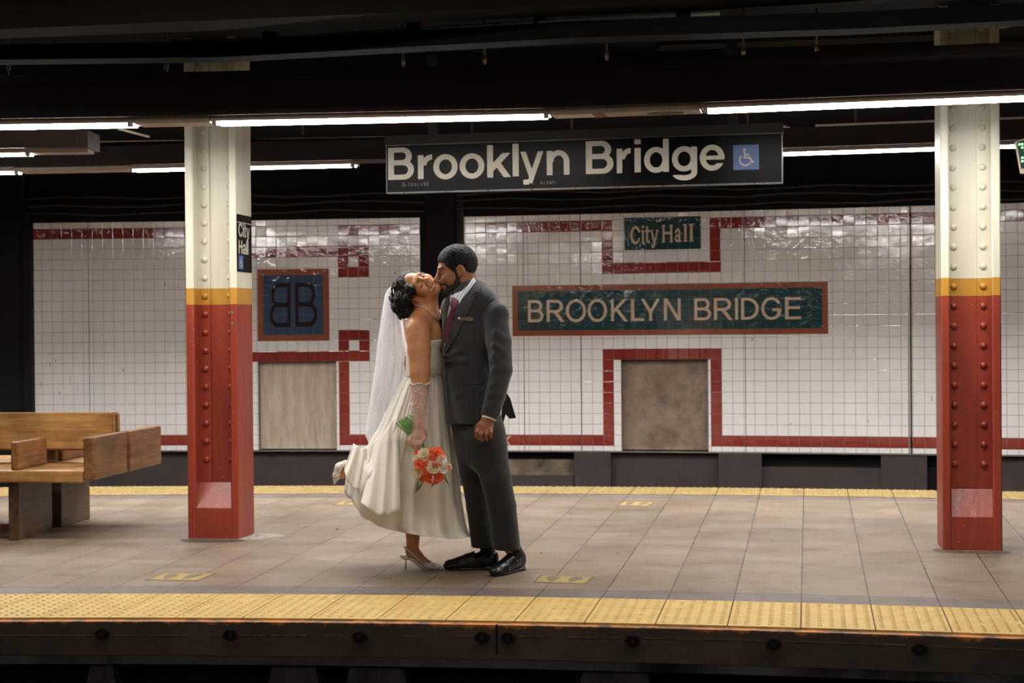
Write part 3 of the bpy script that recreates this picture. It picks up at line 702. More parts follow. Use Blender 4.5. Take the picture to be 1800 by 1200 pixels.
def glyph_f(ch, w, x, y, serif=False):
    X = .74; hw = w * .9
    def foot(cx, yy, half, up=1): return sd_box(x, y, cx - half, cx + half, min(yy, yy + up * .07), max(yy, yy + up * .07))
    f = None
    if ch == 'B':
        f = I(U(sd_cap(x, y, 0, .70, .45 if w > .12 else .47, 1), sd_cap(x, y, 0, .76, 0, .45 + hw)), -sd_cap(x, y, w, .70 - w, .45 + hw, 1 - hw), -sd_cap(x, y, w, .76 - w, hw, .45))
    elif ch == 'D': f = I(sd_cap(x, y, 0, .78, 0, 1), -sd_cap(x, y, w, .78 - w, hw, 1 - hw))
    elif ch == 'R': f = U(I(sd_cap(x, y, 0, .72, .42, 1), -sd_cap(x, y, w, .72 - w, .42 + hw, 1 - hw)), sd_box(x, y, 0, w, 0, 1), I(sd_seg(x, y, (.34, .5), (.74, -.06), w), -y))
    elif ch == 'O': f = sd_ring(x, y, .45, .5, .45, .52, w)
    elif ch == 'K': f = U(sd_box(x, y, 0, w, 0, 1), I(sd_seg(x, y, (.02, .34), (.78, 1.1), w), y - 1, -(x - w * .5)), I(sd_seg(x, y, (.26, .56), (.80, -.1), w), -y))
    elif ch == 'L': f = U(sd_box(x, y, 0, w, 0, 1), sd_box(x, y, 0, .56, 0, hw))
    elif ch == 'Y': f = U(sd_box(x, y, .40 - w / 2, .40 + w / 2, 0, .46), I(U(sd_seg(x, y, (.40, .38), (.02, 1.04), w), sd_seg(x, y, (.40, .38), (.78, 1.04), w)), y - 1))
    elif ch == 'N': f = U(sd_box(x, y, 0, w, 0, 1), sd_box(x, y, .76 - w, .76, 0, 1), I(sd_seg(x, y, (w * .4, 1.05), (.76 - w * .4, -.05), w), y - 1, -y))
    elif ch == 'I': f = sd_box(x, y, 0, w, 0, 1)
    elif ch == 'G': f = U(I(sd_ring(x, y, .46, .5, .46, .52, w), -sd_box(x, y, .5, 1.2, .46, .72)), sd_box(x, y, .50, .86, .38, .38 + hw), sd_box(x, y, .86 - w, .86, .12, .40))
    elif ch == 'E': f = U(sd_box(x, y, 0, w, 0, 1), sd_box(x, y, 0, .62, 0, hw), sd_box(x, y, 0, .58, .46, .46 + hw), sd_box(x, y, 0, .62, 1 - hw, 1))
    elif ch == 'C': f = I(sd_ring(x, y, .45, .5, .45, .52, w), -sd_box(x, y, .55, 1.2, .34, .66))
    elif ch == 'H': f = U(sd_box(x, y, 0, w, 0, 1), sd_box(x, y, .74 - w, .74, 0, 1), sd_box(x, y, 0, .74, .46, .46 + hw))
    elif ch == 'r': f = U(sd_box(x, y, 0, w, 0, X), I(sd_ring(x, y, .45, .42, .36, .335, w), -(y - .42), x - .44))
    elif ch == 'o': f = sd_ring(x, y, .365, .37, .365, .39, w)
    elif ch == 'k': f = U(sd_box(x, y, 0, w, 0, 1), I(sd_seg(x, y, (.10, .24), (.62, .82), w), y - X, -(x - w * .4)), I(sd_seg(x, y, (.26, .48), (.64, -.1), w), -y))
    elif ch == 'l': f = sd_box(x, y, 0, w, 0, 1)
    elif ch == 'y': f = U(I(sd_seg(x, y, (.03, .86), (.36, -.02), w), y - X), I(sd_seg(x, y, (.72, .86), (.30, -.22), w), y - X, -(y + .27)), sd_box(x, y, .08, .28, -.27, -.27 + hw))
    elif ch == 'n': f = U(sd_box(x, y, 0, w, 0, X), I(sd_ring(x, y, .355, .40, .325, .355, w), -(y - .40)), sd_box(x, y, .68 - w, .68, 0, .40))
    elif ch == 'i': f = U(sd_box(x, y, 0, w, 0, X), sd_box(x, y, 0, w, .85, 1))
    elif ch == 'd': f = U(sd_ring(x, y, .36, .37, .36, .39, w), sd_box(x, y, .74 - w, .74, 0, 1))
    elif ch == 'g': f = U(sd_ring(x, y, .36, .38, .36, .38, w), sd_box(x, y, .74 - w, .74, -.04, X), I(sd_ring(x, y, .37, -.03, .37, .24, w), y + .03, -I(-(y + .10), x - .3)))
    elif ch == 'e': f = U(I(sd_ring(x, y, .37, .37, .37, .39, w), -sd_box(x, y, .42, 1.2, .20, .31)), sd_box(x, y, w * .6, .73 - w * .3, .31, .31 + hw * .78))
    elif ch == 't': f = U(sd_box(x, y, .10, .10 + w, .06, .96), sd_box(x, y, 0, .40, X - hw * .85, X), I(sd_ring(x, y, .36, .2, .26, .21, w), y - .2, x - .41))
    elif ch == 'a': f = U(sd_box(x, y, .66 - w, .66, 0, .52), I(sd_ring(x, y, .35, .5, .31, .26, w), -(y - .5)), sd_ring(x, y, .31, .21, .31, .23, w))
    if serif:
        ex = {'i': [(w / 2, 0), (w / 2 - .03, X - .07)], 'l': [(w / 2, 0), (w / 2 - .04, .93)], 'H': [(w / 2, 0), (.74 - w / 2, 0), (w / 2, .93), (.74 - w / 2, .93)], 'a': [(.66, 0)], 'y': [(.08, X - .07), (.66, X - .07)], 'C': [(.80, .66)], 't': []}
        for cx, yy in ex.get(ch, []): f = U(f, foot(cx, yy, .13))
    return f
_glyphs = {}
def glyph(ch, w, serif=False, n=44):
    """outline filled as 2D faces; returns verts (x, y), faces"""
    key = (ch, w, serif)
    if key in _glyphs: return _glyphs[key]
    st = 1.0 / n; gx = np.arange(-.2, 1.16, st); gy = np.arange(-.36, 1.12, st)
    Xg, Yg = np.meshgrid(gx, gy, indexing='ij'); f = glyph_f(ch, w, Xg, Yg, serif) + 1e-6
    V = {}; vs = []; fs = []
    def vid(x, y):
        k = (round(x, 5), round(y, 5))
        if k not in V: V[k] = len(vs); vs.append((x, y))
        return V[k]
    ii, jj = np.where(np.minimum(np.minimum(f[:-1, :-1], f[1:, :-1]), np.minimum(f[:-1, 1:], f[1:, 1:])) < 0)
    for i, j in zip(ii, jj):
        c = [(gx[i], gy[j], f[i, j]), (gx[i + 1], gy[j], f[i + 1, j]), (gx[i + 1], gy[j + 1], f[i + 1, j + 1]), (gx[i], gy[j + 1], f[i, j + 1])]
        poly = []
        for a in range(4):
            p, q = c[a], c[(a + 1) % 4]
            if p[2] < 0: poly.append(vid(p[0], p[1]))
            if (p[2] < 0) != (q[2] < 0):
                t = p[2] / (p[2] - q[2]); poly.append(vid(p[0] + (q[0] - p[0]) * t, p[1] + (q[1] - p[1]) * t))
        pp = [p for k, p in enumerate(poly) if p != poly[k - 1]]
        if len(pp) >= 3: fs.append(pp)
    bm = bmesh.new(); bv = [bm.verts.new((a, b, 0)) for a, b in vs]
    for p in fs:
        try: bm.faces.new([bv[i] for i in p])
        except ValueError: pass
    bmesh.ops.dissolve_limit(bm, angle_limit=0.03, verts=bm.verts[:], edges=bm.edges[:])
    for fc in bm.faces:
        if fc.normal.z < 0: fc.normal_flip()
    r = bmesh.ops.extrude_face_region(bm, geom=bm.faces[:])
    for e in r['geom']:
        if isinstance(e, bmesh.types.BMVert): e.co.z = 1.0
    bm.verts.index_update()
    out = ([tuple(v.co) for v in bm.verts], [[v.index for v in fc.verts] for fc in bm.faces]); bm.free()
    _glyphs[key] = out; return out
def put_glyph(ch, w, O, xd, zd, x0, x1, zb, h, th, mat, parent, name='letter', serif=False, mirror=False, fmap=None):
    """letter ch filling x0..x1 on the plane O + x*xd + z*zd, baseline zb, cap height h, standing th proud (towards xd x zd)"""
    vs, fs = glyph(ch, w, serif); nx = min(v[0] for v in vs); mx = max(v[0] for v in vs); nn = xd.cross(zd)
    out = []
    for x, y, z in vs:
        t = (x - nx) / (mx - nx)
        if mirror: t = 1 - t
        X_, Z_ = x0 + t * (x1 - x0), zb + y * h
        out.append(fmap(X_, -z * th, Z_) if fmap else O + xd * X_ + zd * Z_ + nn * (z * th))
    mb = MB(); mb.add(out, fs); return mb.build(name, mat, parent)
def strokes(mb, segs, O, xd, zd, th, m=0):
    nn = xd.cross(zd)
    for a, b, w in segs:
        a, b = Vector(a), Vector(b); t = (b - a).normalized(); q = Vector((-t.y, t.x)) * w / 2
        c = [a - q, b - q, b + q, a + q]; c3 = [O + xd * p.x + zd * p.y for p in c]
        mb.hexa(c3 + [p + nn * th for p in c3], m)
def wheelchair(O, xd, zd, s, th, mat, parent):
    """access symbol in a square of side s"""
    k = s / 100.0; nn = xd.cross(zd); mb = MB()
    P2 = lambda x, y: (x * k, y * k)
    n = 14; c = [O + xd * (k * (42 + 7 * math.cos(2 * math.pi * i / n))) + zd * (k * (82 + 7 * math.sin(2 * math.pi * i / n))) for i in range(n)]
    mb.add(c + [p + nn * th for p in c], [list(range(n)), list(range(n, 2 * n))] + [(i, (i + 1) % n, n + (i + 1) % n, n + i) for i in range(n)])
    seg = [((42, 74), (44, 44), 8), ((41, 60), (64, 60), 7), ((41, 46), (68, 46), 8), ((66, 47), (77, 22), 8), ((74, 24), (84, 28), 7)]
    strokes(mb, [(P2(*a), P2(*b), w * k) for a, b, w in seg], O, xd, zd, th)
    arc = [(45 + 25 * math.cos(math.radians(t)), 36 + 25 * math.sin(math.radians(t))) for t in range(135, 345, 14)]
    strokes(mb, [(P2(*a), P2(*b), 7 * k) for a, b in zip(arc[:-1], arc[1:])], O, xd, zd, th)
    return mb.build('access_symbol', mat, parent)

# ================================================================= HANGING STATION SIGN
def plane_x(u, v, O, nn):        # ray hit on plane
    d = ray(u, v); t = (O - CAMPOS).dot(nn) / d.dot(nn); return CAMPOS + d * t
SIGNB = paint('sign_black_enamel', (8, 8, 9), 0.32, var=.3, bump=.1, scale=4, dark=(6, 6, 7), spec=.08)
SIGNW = paint('sign_white_lettering', (190, 182, 167), 0.5, var=.06)
SIGNE = paint('sign_edge_metal', (92, 88, 84), 0.4, metallic=.5)
BLUE = paint('access_blue', (70, 98, 150), 0.45, var=.1)
a, b = P(680.5, 339.5, 9.98), P(1374.5, 321, 9.5)
so = Vector((a.x, a.y, 2.12)); sx = Vector((b.x - a.x, b.y - a.y, 0)); SL = sx.length; sx.normalize(); sz = Vector((0, 0, 1)); sn = sx.cross(sz)
root = empty('station_sign', so)
SM = Matrix((sx, -sn, sz)).transposed().to_4x4(); SM.translation = so
Lm = Matrix((sx, -sn, sz)).transposed().to_4x4()
mb = MB(); mb.box(0, SL, 0.0, .05, .006, .300, Lm); mb.build('panel', SIGNB, root)
mb = MB(); mb.box(-.004, SL + .004, -.004, .054, 0, .008, Lm); mb.box(-.004, SL + .004, -.004, .054, .298, .303, Lm); mb.box(-.005, 0.002, -.004, .054, 0, .303, Lm); mb.box(SL - .002, SL + .005, -.004, .054, 0, .303, Lm)
mb.build('edge_frame', SIGNE, root)
mb = MB(); mb.box(-.01, SL + .01, -.01, .07, .303, .36, Lm); mb.build('mounting_channel', TROUGH, root)
for k in range(9):
    mb = MB(); mb.ball((SL * (k + .4) / 9, -.004, .004), .006, Lm, nu=6, nv=4); mb.build('screw', SIGNE, root)
for k in range(2):
    mb = MB(); x = SL * (.12 + .76 * k); mb.box(x - .03, x + .03, .01, .04, .36, .94, Lm); mb.build('hanger_bar', TROUGH, root)
def sign_x(uz, v=300):
    p = plane_x(uz * .41111 + 660, v, so, sn); return (p - so).dot(sx)
def zz_at(uz, vz):
    p = plane_x(uz * .41111 + 660, vz * .41111 + 180, so, sn); return (p - so).z
for ch, x0, x1, base in [('B', 55, 165, 330), ('r', 182, 243, 327), ('o', 248, 352, 326), ('o', 360, 466, 323), ('k', 478, 578, 320), ('l', 587, 613, 316), ('y', 621, 718, 313), ('n', 733, 830, 310), ('B', 900, 1018, 305), ('r', 1032, 1092, 302), ('i', 1108, 1135, 299), ('d', 1149, 1255, 298), ('g', 1268, 1376, 295), ('e', 1387, 1493, 289)]:
    xa, xb = sign_x(x0), sign_x(x1); zb = zz_at((x0 + x1) / 2, base)
    put_glyph(ch, .172, -sn * 0, sx, sz, xa, xb, zb, .2005, .0025, SIGNW, root).location = sn * .0005
xa, xb = sign_x(1530), sign_x(1640); zb = zz_at(1585, 288)
mb = MB(); mb.box(xa, xb, -.003, .001, zb, zb + (xb - xa) * .98, Lm, bev=.0014); pl = mb.build('access_plate', BLUE, root)
wheelchair(sx * (xa + .012) + sz * (zb + .012) + sn * .003, sx, sz, (xb - xa) * .86, .001, SIGNW, pl)
RES = paint('sticker_residue', (120, 108, 96), .8, var=.4, scale=40, dark=(50, 46, 44))
mb = MB(); rnd = random.Random(2)
for x0, n, vz in ((115, 9, 360), (706, 6, 350)):
    for k in range(n):
        xx = sign_x(x0 + k * 13); q = zz_at(x0, vz); h = .012 + .016 * rnd.random(); mb.box(xx, xx + .006 + .007 * rnd.random(), -.0012, .0005, q, q + h, Lm)
so_ = mb.build('sticker_residue', RES, root)
tag(root, 'black hanging station sign with white lettering reading Brooklyn Bridge and blue access symbol', 'sign')

# ================================================================= WALL MOSAICS
def mosaic(name, u0, u1, v0, v1, border_u, fieldm, label, borderm=None):
    """tablet set in the tiles: border, field of small tiles; returns root and plane (O, xd, zd) at the face"""
    uc = (u0 + u1) / 2
    (c, s) = WP(uc, (v0 + v1) / 2, .012); n, t = wall_n(s); s0, s1 = s_of_px(u0), s_of_px(u1)
    zc = c.z; d = (c - CAMPOS).dot(FWD); hh = (v1 - v0) * d / F / 2
    O = Vector((c.x, c.y, zc)); W2 = (s1 - s0) / 2; bw = border_u * d / F
    root = empty(name, O)
    def B(x, y, z):              # follows the curve of the wall; y < 0 towards the platform
        nn, _ = wall_n(s + x); p = wall_at(s + x) + nn * (.012 - y) - O; return Vector((p.x, p.y, z))
    def cbox(mb, x0, x1, y0, y1, z0, z1, m=0):
        k = max(1, round((x1 - x0) / .12))
        for i in range(k):
            a, b = x0 + (x1 - x0) * i / k, x0 + (x1 - x0) * (i + 1) / k
            mb.hexa([B(a, y0, z0), B(b, y0, z0), B(b, y0, z1), B(a, y0, z1), B(a, y1, z0), B(b, y1, z0), B(b, y1, z1), B(a, y1, z1)], m)
    if borderm:
        mb = MB(); cbox(mb, -W2, W2, -.001, .006, hh - bw, hh); cbox(mb, -W2, W2, -.001, .006, -hh, -hh + bw); cbox(mb, -W2, -W2 + bw, -.001, .006, -hh + bw, hh - bw); cbox(mb, W2 - bw, W2, -.001, .006, -hh + bw, hh - bw)
        mb.build('border', borderm, root)
    else: bw = 0
    mb = MB(); rnd = random.Random(9); fw, fh = W2 - bw, hh - bw; nx = max(2, round(2 * fw / .104)); nz = max(2, round(2 * fh / .104)); g = .0012
    cbox(mb, -fw, fw, .003, .006, -fh, fh, m=1)
    for i in range(nx):
        for k in range(nz):
            x0, x1 = -fw + 2 * fw * i / nx + g, -fw + 2 * fw * (i + 1) / nx - g; z0, z1 = -fh + 2 * fh * k / nz + g, -fh + 2 * fh * (k + 1) / nz - g
            e1, e2 = rnd.gauss(0, .0005), rnd.gauss(0, .0005)
            q = [(x0, .001 + e1, z0), (x1, .001 - e1 + e2, z0), (x1, .001 - e2, z1), (x0, .001 + e2, z1)]
            mb.add([B(*p) for p in q] + [B(p[0], .0045, p[2]) for p in q], [(0, 1, 2, 3), (0, 1, 5, 4), (1, 2, 6, 5), (2, 3, 7, 6), (3, 0, 4, 7)], 0)
    mb.build('field', [fieldm, GROUT], root)
    tag(root, label, 'mosaic'); return root, O, B, s
def lay(root, O, B, s, items, w, cap, mat, serif=False):
    for it in items:
        ch, x0, x1, vb = it[:4]
        (pa, sa), (pb, sb) = WP(x0, vb, .012), WP(x1, vb, .012); d = (pa - CAMPOS).dot(FWD)
        put_glyph(ch, w, None, Vector((1, 0, 0)), Vector((0, 0, 1)), sa - s, sb - s, ((pa + pb) / 2 - O).z, cap * d / F, .0025, mat, root, serif=serif, mirror=len(it) > 4, fmap=B)
TAN = glaze('tan_mosaic_letters', (216, 194, 168)); DARKB = glaze('brown_black_mosaic', (46, 32, 34))
R1 = mosaic('name_mosaic', 896, 1450, 499, 588.5, 9.5, TEAL_T, 'long teal tile mosaic reading BROOKLYN BRIDGE with terracotta border behind the couple', TERRA_T)
zx = lambda a: a / 3 + 880
bl = lambda x: (618 - (x - 145) * (17 / 1440)) / 3 + 360
lay(*R1, [(c, zx(a), zx(b), bl(a)) for c, a, b in [('B', 145, 226), ('R', 243, 337), ('O', 345, 451), ('O', 459, 562), ('K', 583, 670), ('L', 688, 757), ('Y', 742, 840), ('N', 862, 950), ('B', 1022, 1110), ('R', 1125, 1224), ('I', 1237, 1253), ('D', 1268, 1362), ('G', 1375, 1482), ('E', 1500, 1585)]], .135, 38.5, TAN)
R2 = mosaic('name_mosaic', 1097, 1231.5, 381, 438.5, 0, TEAL_T, 'small teal tile mosaic reading City Hall high on the white wall')
lay(*R2, [(c, zx(a), zx(b), (v / 3 + 360)) for c, a, b, v in [('C', 687, 739, 206), ('i', 741, 759, 203), ('t', 762, 787, 202), ('y', 789, 834, 201), ('H', 851, 909, 198), ('a', 919, 954, 195), ('l', 962, 985, 194), ('l', 991, 1017, 193)]], .16, 31, TAN, True)
R3 = mosaic('monogram_mosaic', 452.5, 578.5, 472.5, 599, 10.5, NAVY_T, 'square navy tile mosaic with a brown double B monogram beside the left column', TERRA_T)
lay(*R3, [('B', 474.5, 511, 575, 1), ('B', 519.5, 558, 574)], .115, 78, DARKB)
# painted K on the red band right of the groom
(c, s) = WP(891, 784, .0105); n, t = wall_n(s)
kk = put_glyph('K', .12, c, t, Vector((0, 0, 1)), -.035, .045, 0, .1, .001, TAN, None, name='painted_letter'); tag(kk, 'pale letter K painted on the red tile band beside the groom', 'letter')

# ================================================================= COLUMNS
def drip(name, c, dark, rough=.38):
    M = Mat(name); v = M.coord(); c = lin(c); d = lin(dark)
    col = M.ramp(M.noise(M.coord('Object', (1, 1, .25)), 5, 6, .6), [(0.28, d), (0.6, c)])
    chips = M.ramp(M.noise(v, 75, 2, .5), [(0.70, G1(0)), (0.73, G1(1))])
    col = M.mix(M.mix(.35, G1(0), chips), col, lin((222, 200, 186)))
    b1 = M.bump(M.noise(M.coord('Object', (1, 1, .45)), 18, 3), .35, .010); b2 = M.bump(M.noise(v, 95, 3), .25, .003, b1)
    M.set(Base_Color=col, Roughness=rough, Normal=b2); return M.m
CW = drip('cream_column_paint', (212, 208, 190), (194, 190, 172)); CY = drip('yellow_column_paint', (188, 138, 52), (170, 120, 44)); CRD = drip('red_column_paint', (150, 60, 40), (126, 46, 31))
CZ = [0, 1.433, 1.533, 3.06]; CM = [CRD, CY, CW]; CWID, CDEP = .325, .30
def band_box(mb, x0, x1, y0, y1, z0, z1, bev=0):
    for k in range(3):
        a, b = max(z0, CZ[k]), min(z1, CZ[k + 1])
        if b > a: mb.box(x0, x1, y0, y1, a, b, m=k)
def column(px, slope, label):
    p = G(*px); root = empty('steel_column', p, -math.atan(slope)); Wd, D = CWID, CDEP; fl = .052; rec = .132
    for x0, x1 in ((0, fl), (Wd - fl, Wd)):
        mb = MB()
        # flange: straight outer face, inner lip rounded towards the recess
        s = 1 if x0 == 0 else -1; xo = 0 if x0 == 0 else Wd
        prof = [(0, 0.006), (.006, 0), (fl - .012, 0), (fl - .002, .01), (fl - .008, .05), (fl - .016, rec), (fl - .016, D - rec), (fl - .008, D - .05), (fl, D - .008), (fl - .01, D), (.006, D), (0, D - .006)]
        for k in range(3):
            n = len(prof); vs = [(xo + s * a, b, CZ[k]) for a, b in prof] + [(xo + s * a, b, CZ[k + 1]) for a, b in prof]
            mb.add(vs, [list(range(n)), list(range(n, 2 * n))] + [(i, (i + 1) % n, n + (i + 1) % n, n + i) for i in range(n)], k)
        mb.build('flange', CM, root)
    mb = MB(); band_box(mb, fl - .02, Wd - fl + .02, rec, D - rec, 0, 3.06); mb.build('web', CM, root)
    for x0, x1 in ((fl - .018, fl + .062), (Wd - fl - .062, Wd - fl + .018)):
        mb = MB(); band_box(mb, x0, x1, rec - .013, rec + .002, 0, 3.06); mb.build('angle_plate', CM, root)
    mb = MB(); band_box(mb, fl - .02, Wd - fl + .02, .004, D - .004, 0, .185)
    x0, x1 = fl - .02, Wd - fl + .02; q = [(x0, .012, .18), (x1, .012, .18), (x1, rec + .01, .18), (x0, rec + .01, .18), (x0, .012, .187), (x1, .012, .187), (x1, rec - .018, .335), (x0, rec - .018, .335)]
    mb.hexa([Vector(v) for v in q], 0); mb.build('base_block', CM, root)
    # rivets
    z = 1.487 - .1125 * 9
    while z < 3.0:
        if z > .36:
            for xx in (fl + .030, Wd - fl - .030):
                mb = MB(); m_ = 0 if z < CZ[1] - .004 else (1 if z < CZ[2] else 2)
                M_ = Matrix.Translation((xx, rec - .013, z)) @ Matrix.Rotation(math.pi / 2, 4, 'X')
                mb.ball((0, 0, 0), .0205, M_, nu=12, nv=4, sc=(1, 1, .8), half=True); mb.build('rivet', [CM[m_]], root)
        z += .1125
    tag(root, label, 'column'); return root
c1 = column((330.5, 946), .16, 'riveted column left of the couple, red below and cream above, carrying the City Hall plate')
c2 = column((1657.5, 966.5), .16, 'riveted column at the right, red below and cream above a yellow band')
# scuffed paint and grime where each column meets the floor
def stain(name, cx, cy, pts, mat, label):
    c = G(cx, cy); vs = [G(u, v) + Vector((0, 0, .0006)) for u, v in smooth_stain(pts)]; n = len(vs)
    mb = MB(); mb.add(vs + [p + Vector((0, 0, .0006)) for p in vs], [list(range(n)), list(range(n, 2 * n))] + [(i, (i + 1) % n, n + (i + 1) % n, n + i) for i in range(n)]); tag(mb.build(name, mat), label, 'stain')
def smooth_stain(pts):
    q = np.asarray(pts, float); out = []
    for i in range(len(q)):
        p0, p1, p2, p3 = q[i - 1], q[i], q[(i + 1) % len(q)], q[(i + 2) % len(q)]
        for k in range(4): t = k / 4; out.append(.5 * ((2 * p1) + (-p0 + p2) * t + (2 * p0 - 5 * p1 + 4 * p2 - p3) * t * t + (-p0 + 3 * p1 - 3 * p2 + p3) * t ** 3))
    return out
stain('floor_stain', 460, 944, [(418, 947), (440, 941), (446, 938), (470, 937), (498, 940), (500, 943), (478, 944), (462, 947), (440, 949)], paint('pale_floor_stain', (172, 162, 150), .7, var=.3, scale=30), 'pale mineral stain on the floor beside the left column base')
stain('floor_stain', 1705, 972, [(1640, 967), (1650, 964), (1700, 969), (1765, 968), (1778, 971), (1765, 973), (1700, 972), (1655, 970)], paint('dark_floor_stain', (100, 88, 77), .8, var=.3, scale=30), 'dark grime on the floor round the right column base')
stain('floor_stain', 324, 951, [(318, 950), (330, 947), (420, 949), (428, 951), (400, 953), (335, 953)], paint('dark_floor_grime', (82, 72, 62), .8, var=.3, scale=30), 'dark grime line on the floor in front of the left column')
# plate on the left column
rm = c1.matrix_basis.copy() if False else Matrix.Translation(c1.location) @ Matrix.Rotation(c1.rotation_euler.z, 4, 'Z')
yd = (rm.to_3x3() @ Vector((0, 1, 0))); nd = (rm.to_3x3() @ Vector((1, 0, 0))); Z = Vector((0, 0, 1))
O = rm @ Vector((CWID + .004, .012, 1.632)); H = .352; Wp = .275
cs = empty('column_sign', O); L = Matrix((yd, -nd, Z)).transposed().to_4x4()
mb = MB(); mb.box(0, Wp, 0, .004, 0, H, L, bev=.0015); mb.build('plate', SIGNB, cs)
mb = MB(); mb.box(.008, Wp - .008, -.001, .0005, H - .052, H - .047, L); mb.build('white_line', SIGNW, cs)
def row(txt, x, zb, h, sc=1.0):
    wd = {'C': .9, 'i': .17, 't': .41, 'y': .70, 'H': .74, 'a': .66, 'l': .17}
    for ch in txt:
        put_glyph(ch, .17, nd * .0003, yd, Z, x, x + wd[ch] * h * sc, zb, h, .0012, SIGNW, cs); x += (wd[ch] + .10) * h * sc
row('City', .022, .215, .083, 1.02); row('Hall', .024, .110, .083, 1.08)
mb = MB(); mb.box(.022, .022 + .085, -.0015, .001, .015, .1, L); pl = mb.build('access_plate', BLUE, cs)
wheelchair(yd * .028 + Z * .021 + nd * .0015, yd, Z, .073, .001, SIGNW, pl)
tag(cs, 'small black plate reading City Hall with a blue access symbol on the left column', 'sign')
for i, (u, v) in enumerate(((408.5, 549), (408.5, 568.5))):
    p = plane_x(u, v, c1.location, rm.to_3x3() @ Vector((0, -1, 0))); mb = MB(); mb.box(p.x - .008, p.x + .006, p.y - .0035, p.y + .002, p.z - .004, p.z + .005); mb.build('tape_scrap', paint('green_tape', (40, 150, 120), .5), c1).matrix_parent_inverse = rm.inverted()

# ================================================================= BENCH
def wood(name, a, b, c, axis):
    M = Mat(name); s = [9, 9, 9]; s[axis] = .8; v = M.coord('Object', tuple(s))
    n1 = M.noise(v, 2.6, 8, .65); col = M.ramp(n1, [(0.25, lin(a)), (0.48, lin(b)), (0.74, lin(c))])
    s2 = [30, 30, 30]; s2[axis] = 1.2; g = M.ramp(M.noise(M.coord('Object', tuple(s2)), 3, 6, .7), [(0.35, G1(.55)), (0.6, G1(1))])
    col = M.mix(.55, col, g, 'MULTIPLY')
    wear = M.ramp(M.noise(M.coord(), 2.5, 5, .6), [(0.36, lin((70, 46, 30))), (0.6, (1, 1, 1, 1))]); col = M.mix(.55, col, wear, 'MULTIPLY')
    M.set(Base_Color=col, Roughness=.42, Normal=M.bump(n1, .2, .004)); return M.m
OAKX = wood('varnished_oak_long', (142, 94, 52), (192, 140, 80), (218, 174, 114), 0); OAKY = wood('varnished_oak_end', (104, 66, 38), (144, 97, 55), (176, 128, 78), 1); OAKZ = wood('worn_dark_oak', (64, 44, 32), (92, 66, 46), (118, 88, 62), 1)
bo = G(147, 849, .355); bench = empty('platform_bench', Vector((bo.x, bo.y, 0)), -math.atan(.12))
def plank(name, x0, x1, y0, y1, z0, z1, mat, bev=.012): mb = MB(); mb.box(x0, x1, y0, y1, z0, z1, bev=bev); return mb.build(name, mat, bench)
plank('seat', -3.2, -.002, 0.000, 0.565, .355, .43, OAKX); plank('seat', -3.2, -.002, 0.633, 1.198, .355, .43, OAKX)
for y0, lean in ((.524, .0), (.620, .0)):
    mb = MB(); s = -1 if y0 < .6 else 1; yb = y0; th = .045
    q = [(-3.2, yb, .515), (-.012, yb, .515), (.0 - .012, yb + th, .515), (-3.2, yb + th, .515)]
    sh = .012 * (1 if s < 0 else -1)
    q += [(x, y + sh, .752) for x, y, _ in q]
    mb.hexa([Vector(v) for v in q]); bk = mb.build('backrest', OAKX, bench)
    bm = bmesh.new(); bm.from_mesh(bk.data); bmesh.ops.bevel(bm, geom=bm.edges[:], offset=.01, segments=2, affect='EDGES'); bm.to_mesh(bk.data); bm.free()
plank('back_spacer', -.5, -.42, 0.572, 0.621, .36, .74, OAKZ, .003); plank('back_spacer', -.06, -.02, 0.572, 0.621, .52, .74, OAKZ, .003)
plank('end_panel', .0, .072, -0.006, 0.551, .372, .632, OAKY); plank('end_panel', .0, .072, 0.605, 1.198, .372, .632, OAKY)
plank('arm_divider', -.478, -.425, 0.034, 0.463, .43, .602, OAKY); plank('arm_divider', -.478, -.425, 0.701, 1.153, .43, .602, OAKY)
plank('support', -.495, -.425, 0.034, 0.531, 0, .355, OAKZ, .006); plank('support', -.495, -.425, 0.678, 1.164, 0, .355, OAKZ, .006)
plank('support', -2.7, -2.63, 0.034, 0.531, 0, .355, OAKZ, .006); plank('support', -2.7, -2.63, 0.678, 1.164, 0, .355, OAKZ, .006)
tag(bench, 'varnished oak double sided platform bench with plank ends at the left', 'bench')

# ================================================================= FLOOR DECALS, LITTER, SCREEN
DY = paint('decal_yellow', (176, 150, 86), .5, var=.15, scale=25, dark=(146, 124, 78)); DB = paint('decal_border', (112, 98, 74), .6); DF = paint('decal_footprint', (116, 104, 84), .55)
def decal(q, label):
    c = [G(u, v) for u, v in q]; o = sum(c, Vector()) / 4; root = empty('floor_decal', o)
    def lat(s, t, z): p = c[0].lerp(c[1], s).lerp(c[3].lerp(c[2], s), t) - o; return Vector((p.x, p.y, z))
    mb = MB(); b_ = [lat(0, 0, 0), lat(1, 0, 0), lat(1, 1, 0), lat(0, 1, 0)]; mb.hexa(b_ + [p + Vector((0, 0, .0012)) for p in b_]); mb.build('border', DB, root)
    mb = MB(); b_ = [lat(.05, .07, .001), lat(.95, .07, .001), lat(.95, .93, .001), lat(.05, .93, .001)]; mb.hexa(b_ + [p + Vector((0, 0, .0009)) for p in b_]); mb.build('panel', DY, root)
    for s0, sg in ((.29, -1), (.70, 1)):
        n = 22; vs = []
        for i in range(n):
            a = 2 * math.pi * i / n; y = math.cos(a); x = math.sin(a) * (1.0 + .28 * y) * (1 - .25 * math.exp(-((y + .35) / .25) ** 2))
            vs.append(lat(s0 + .115 * x + sg * .03 * y, .52 + .33 * y, .0019))
        mb = MB(); mb.add(vs + [p + Vector((0, 0, .0006)) for p in vs], [list(range(n)), list(range(n, 2 * n))] + [(i, (i + 1) % n, n + (i + 1) % n, n + i) for i in range(n)]); mb.build('footprint', DF, root)
    tag(root, label, 'decal')
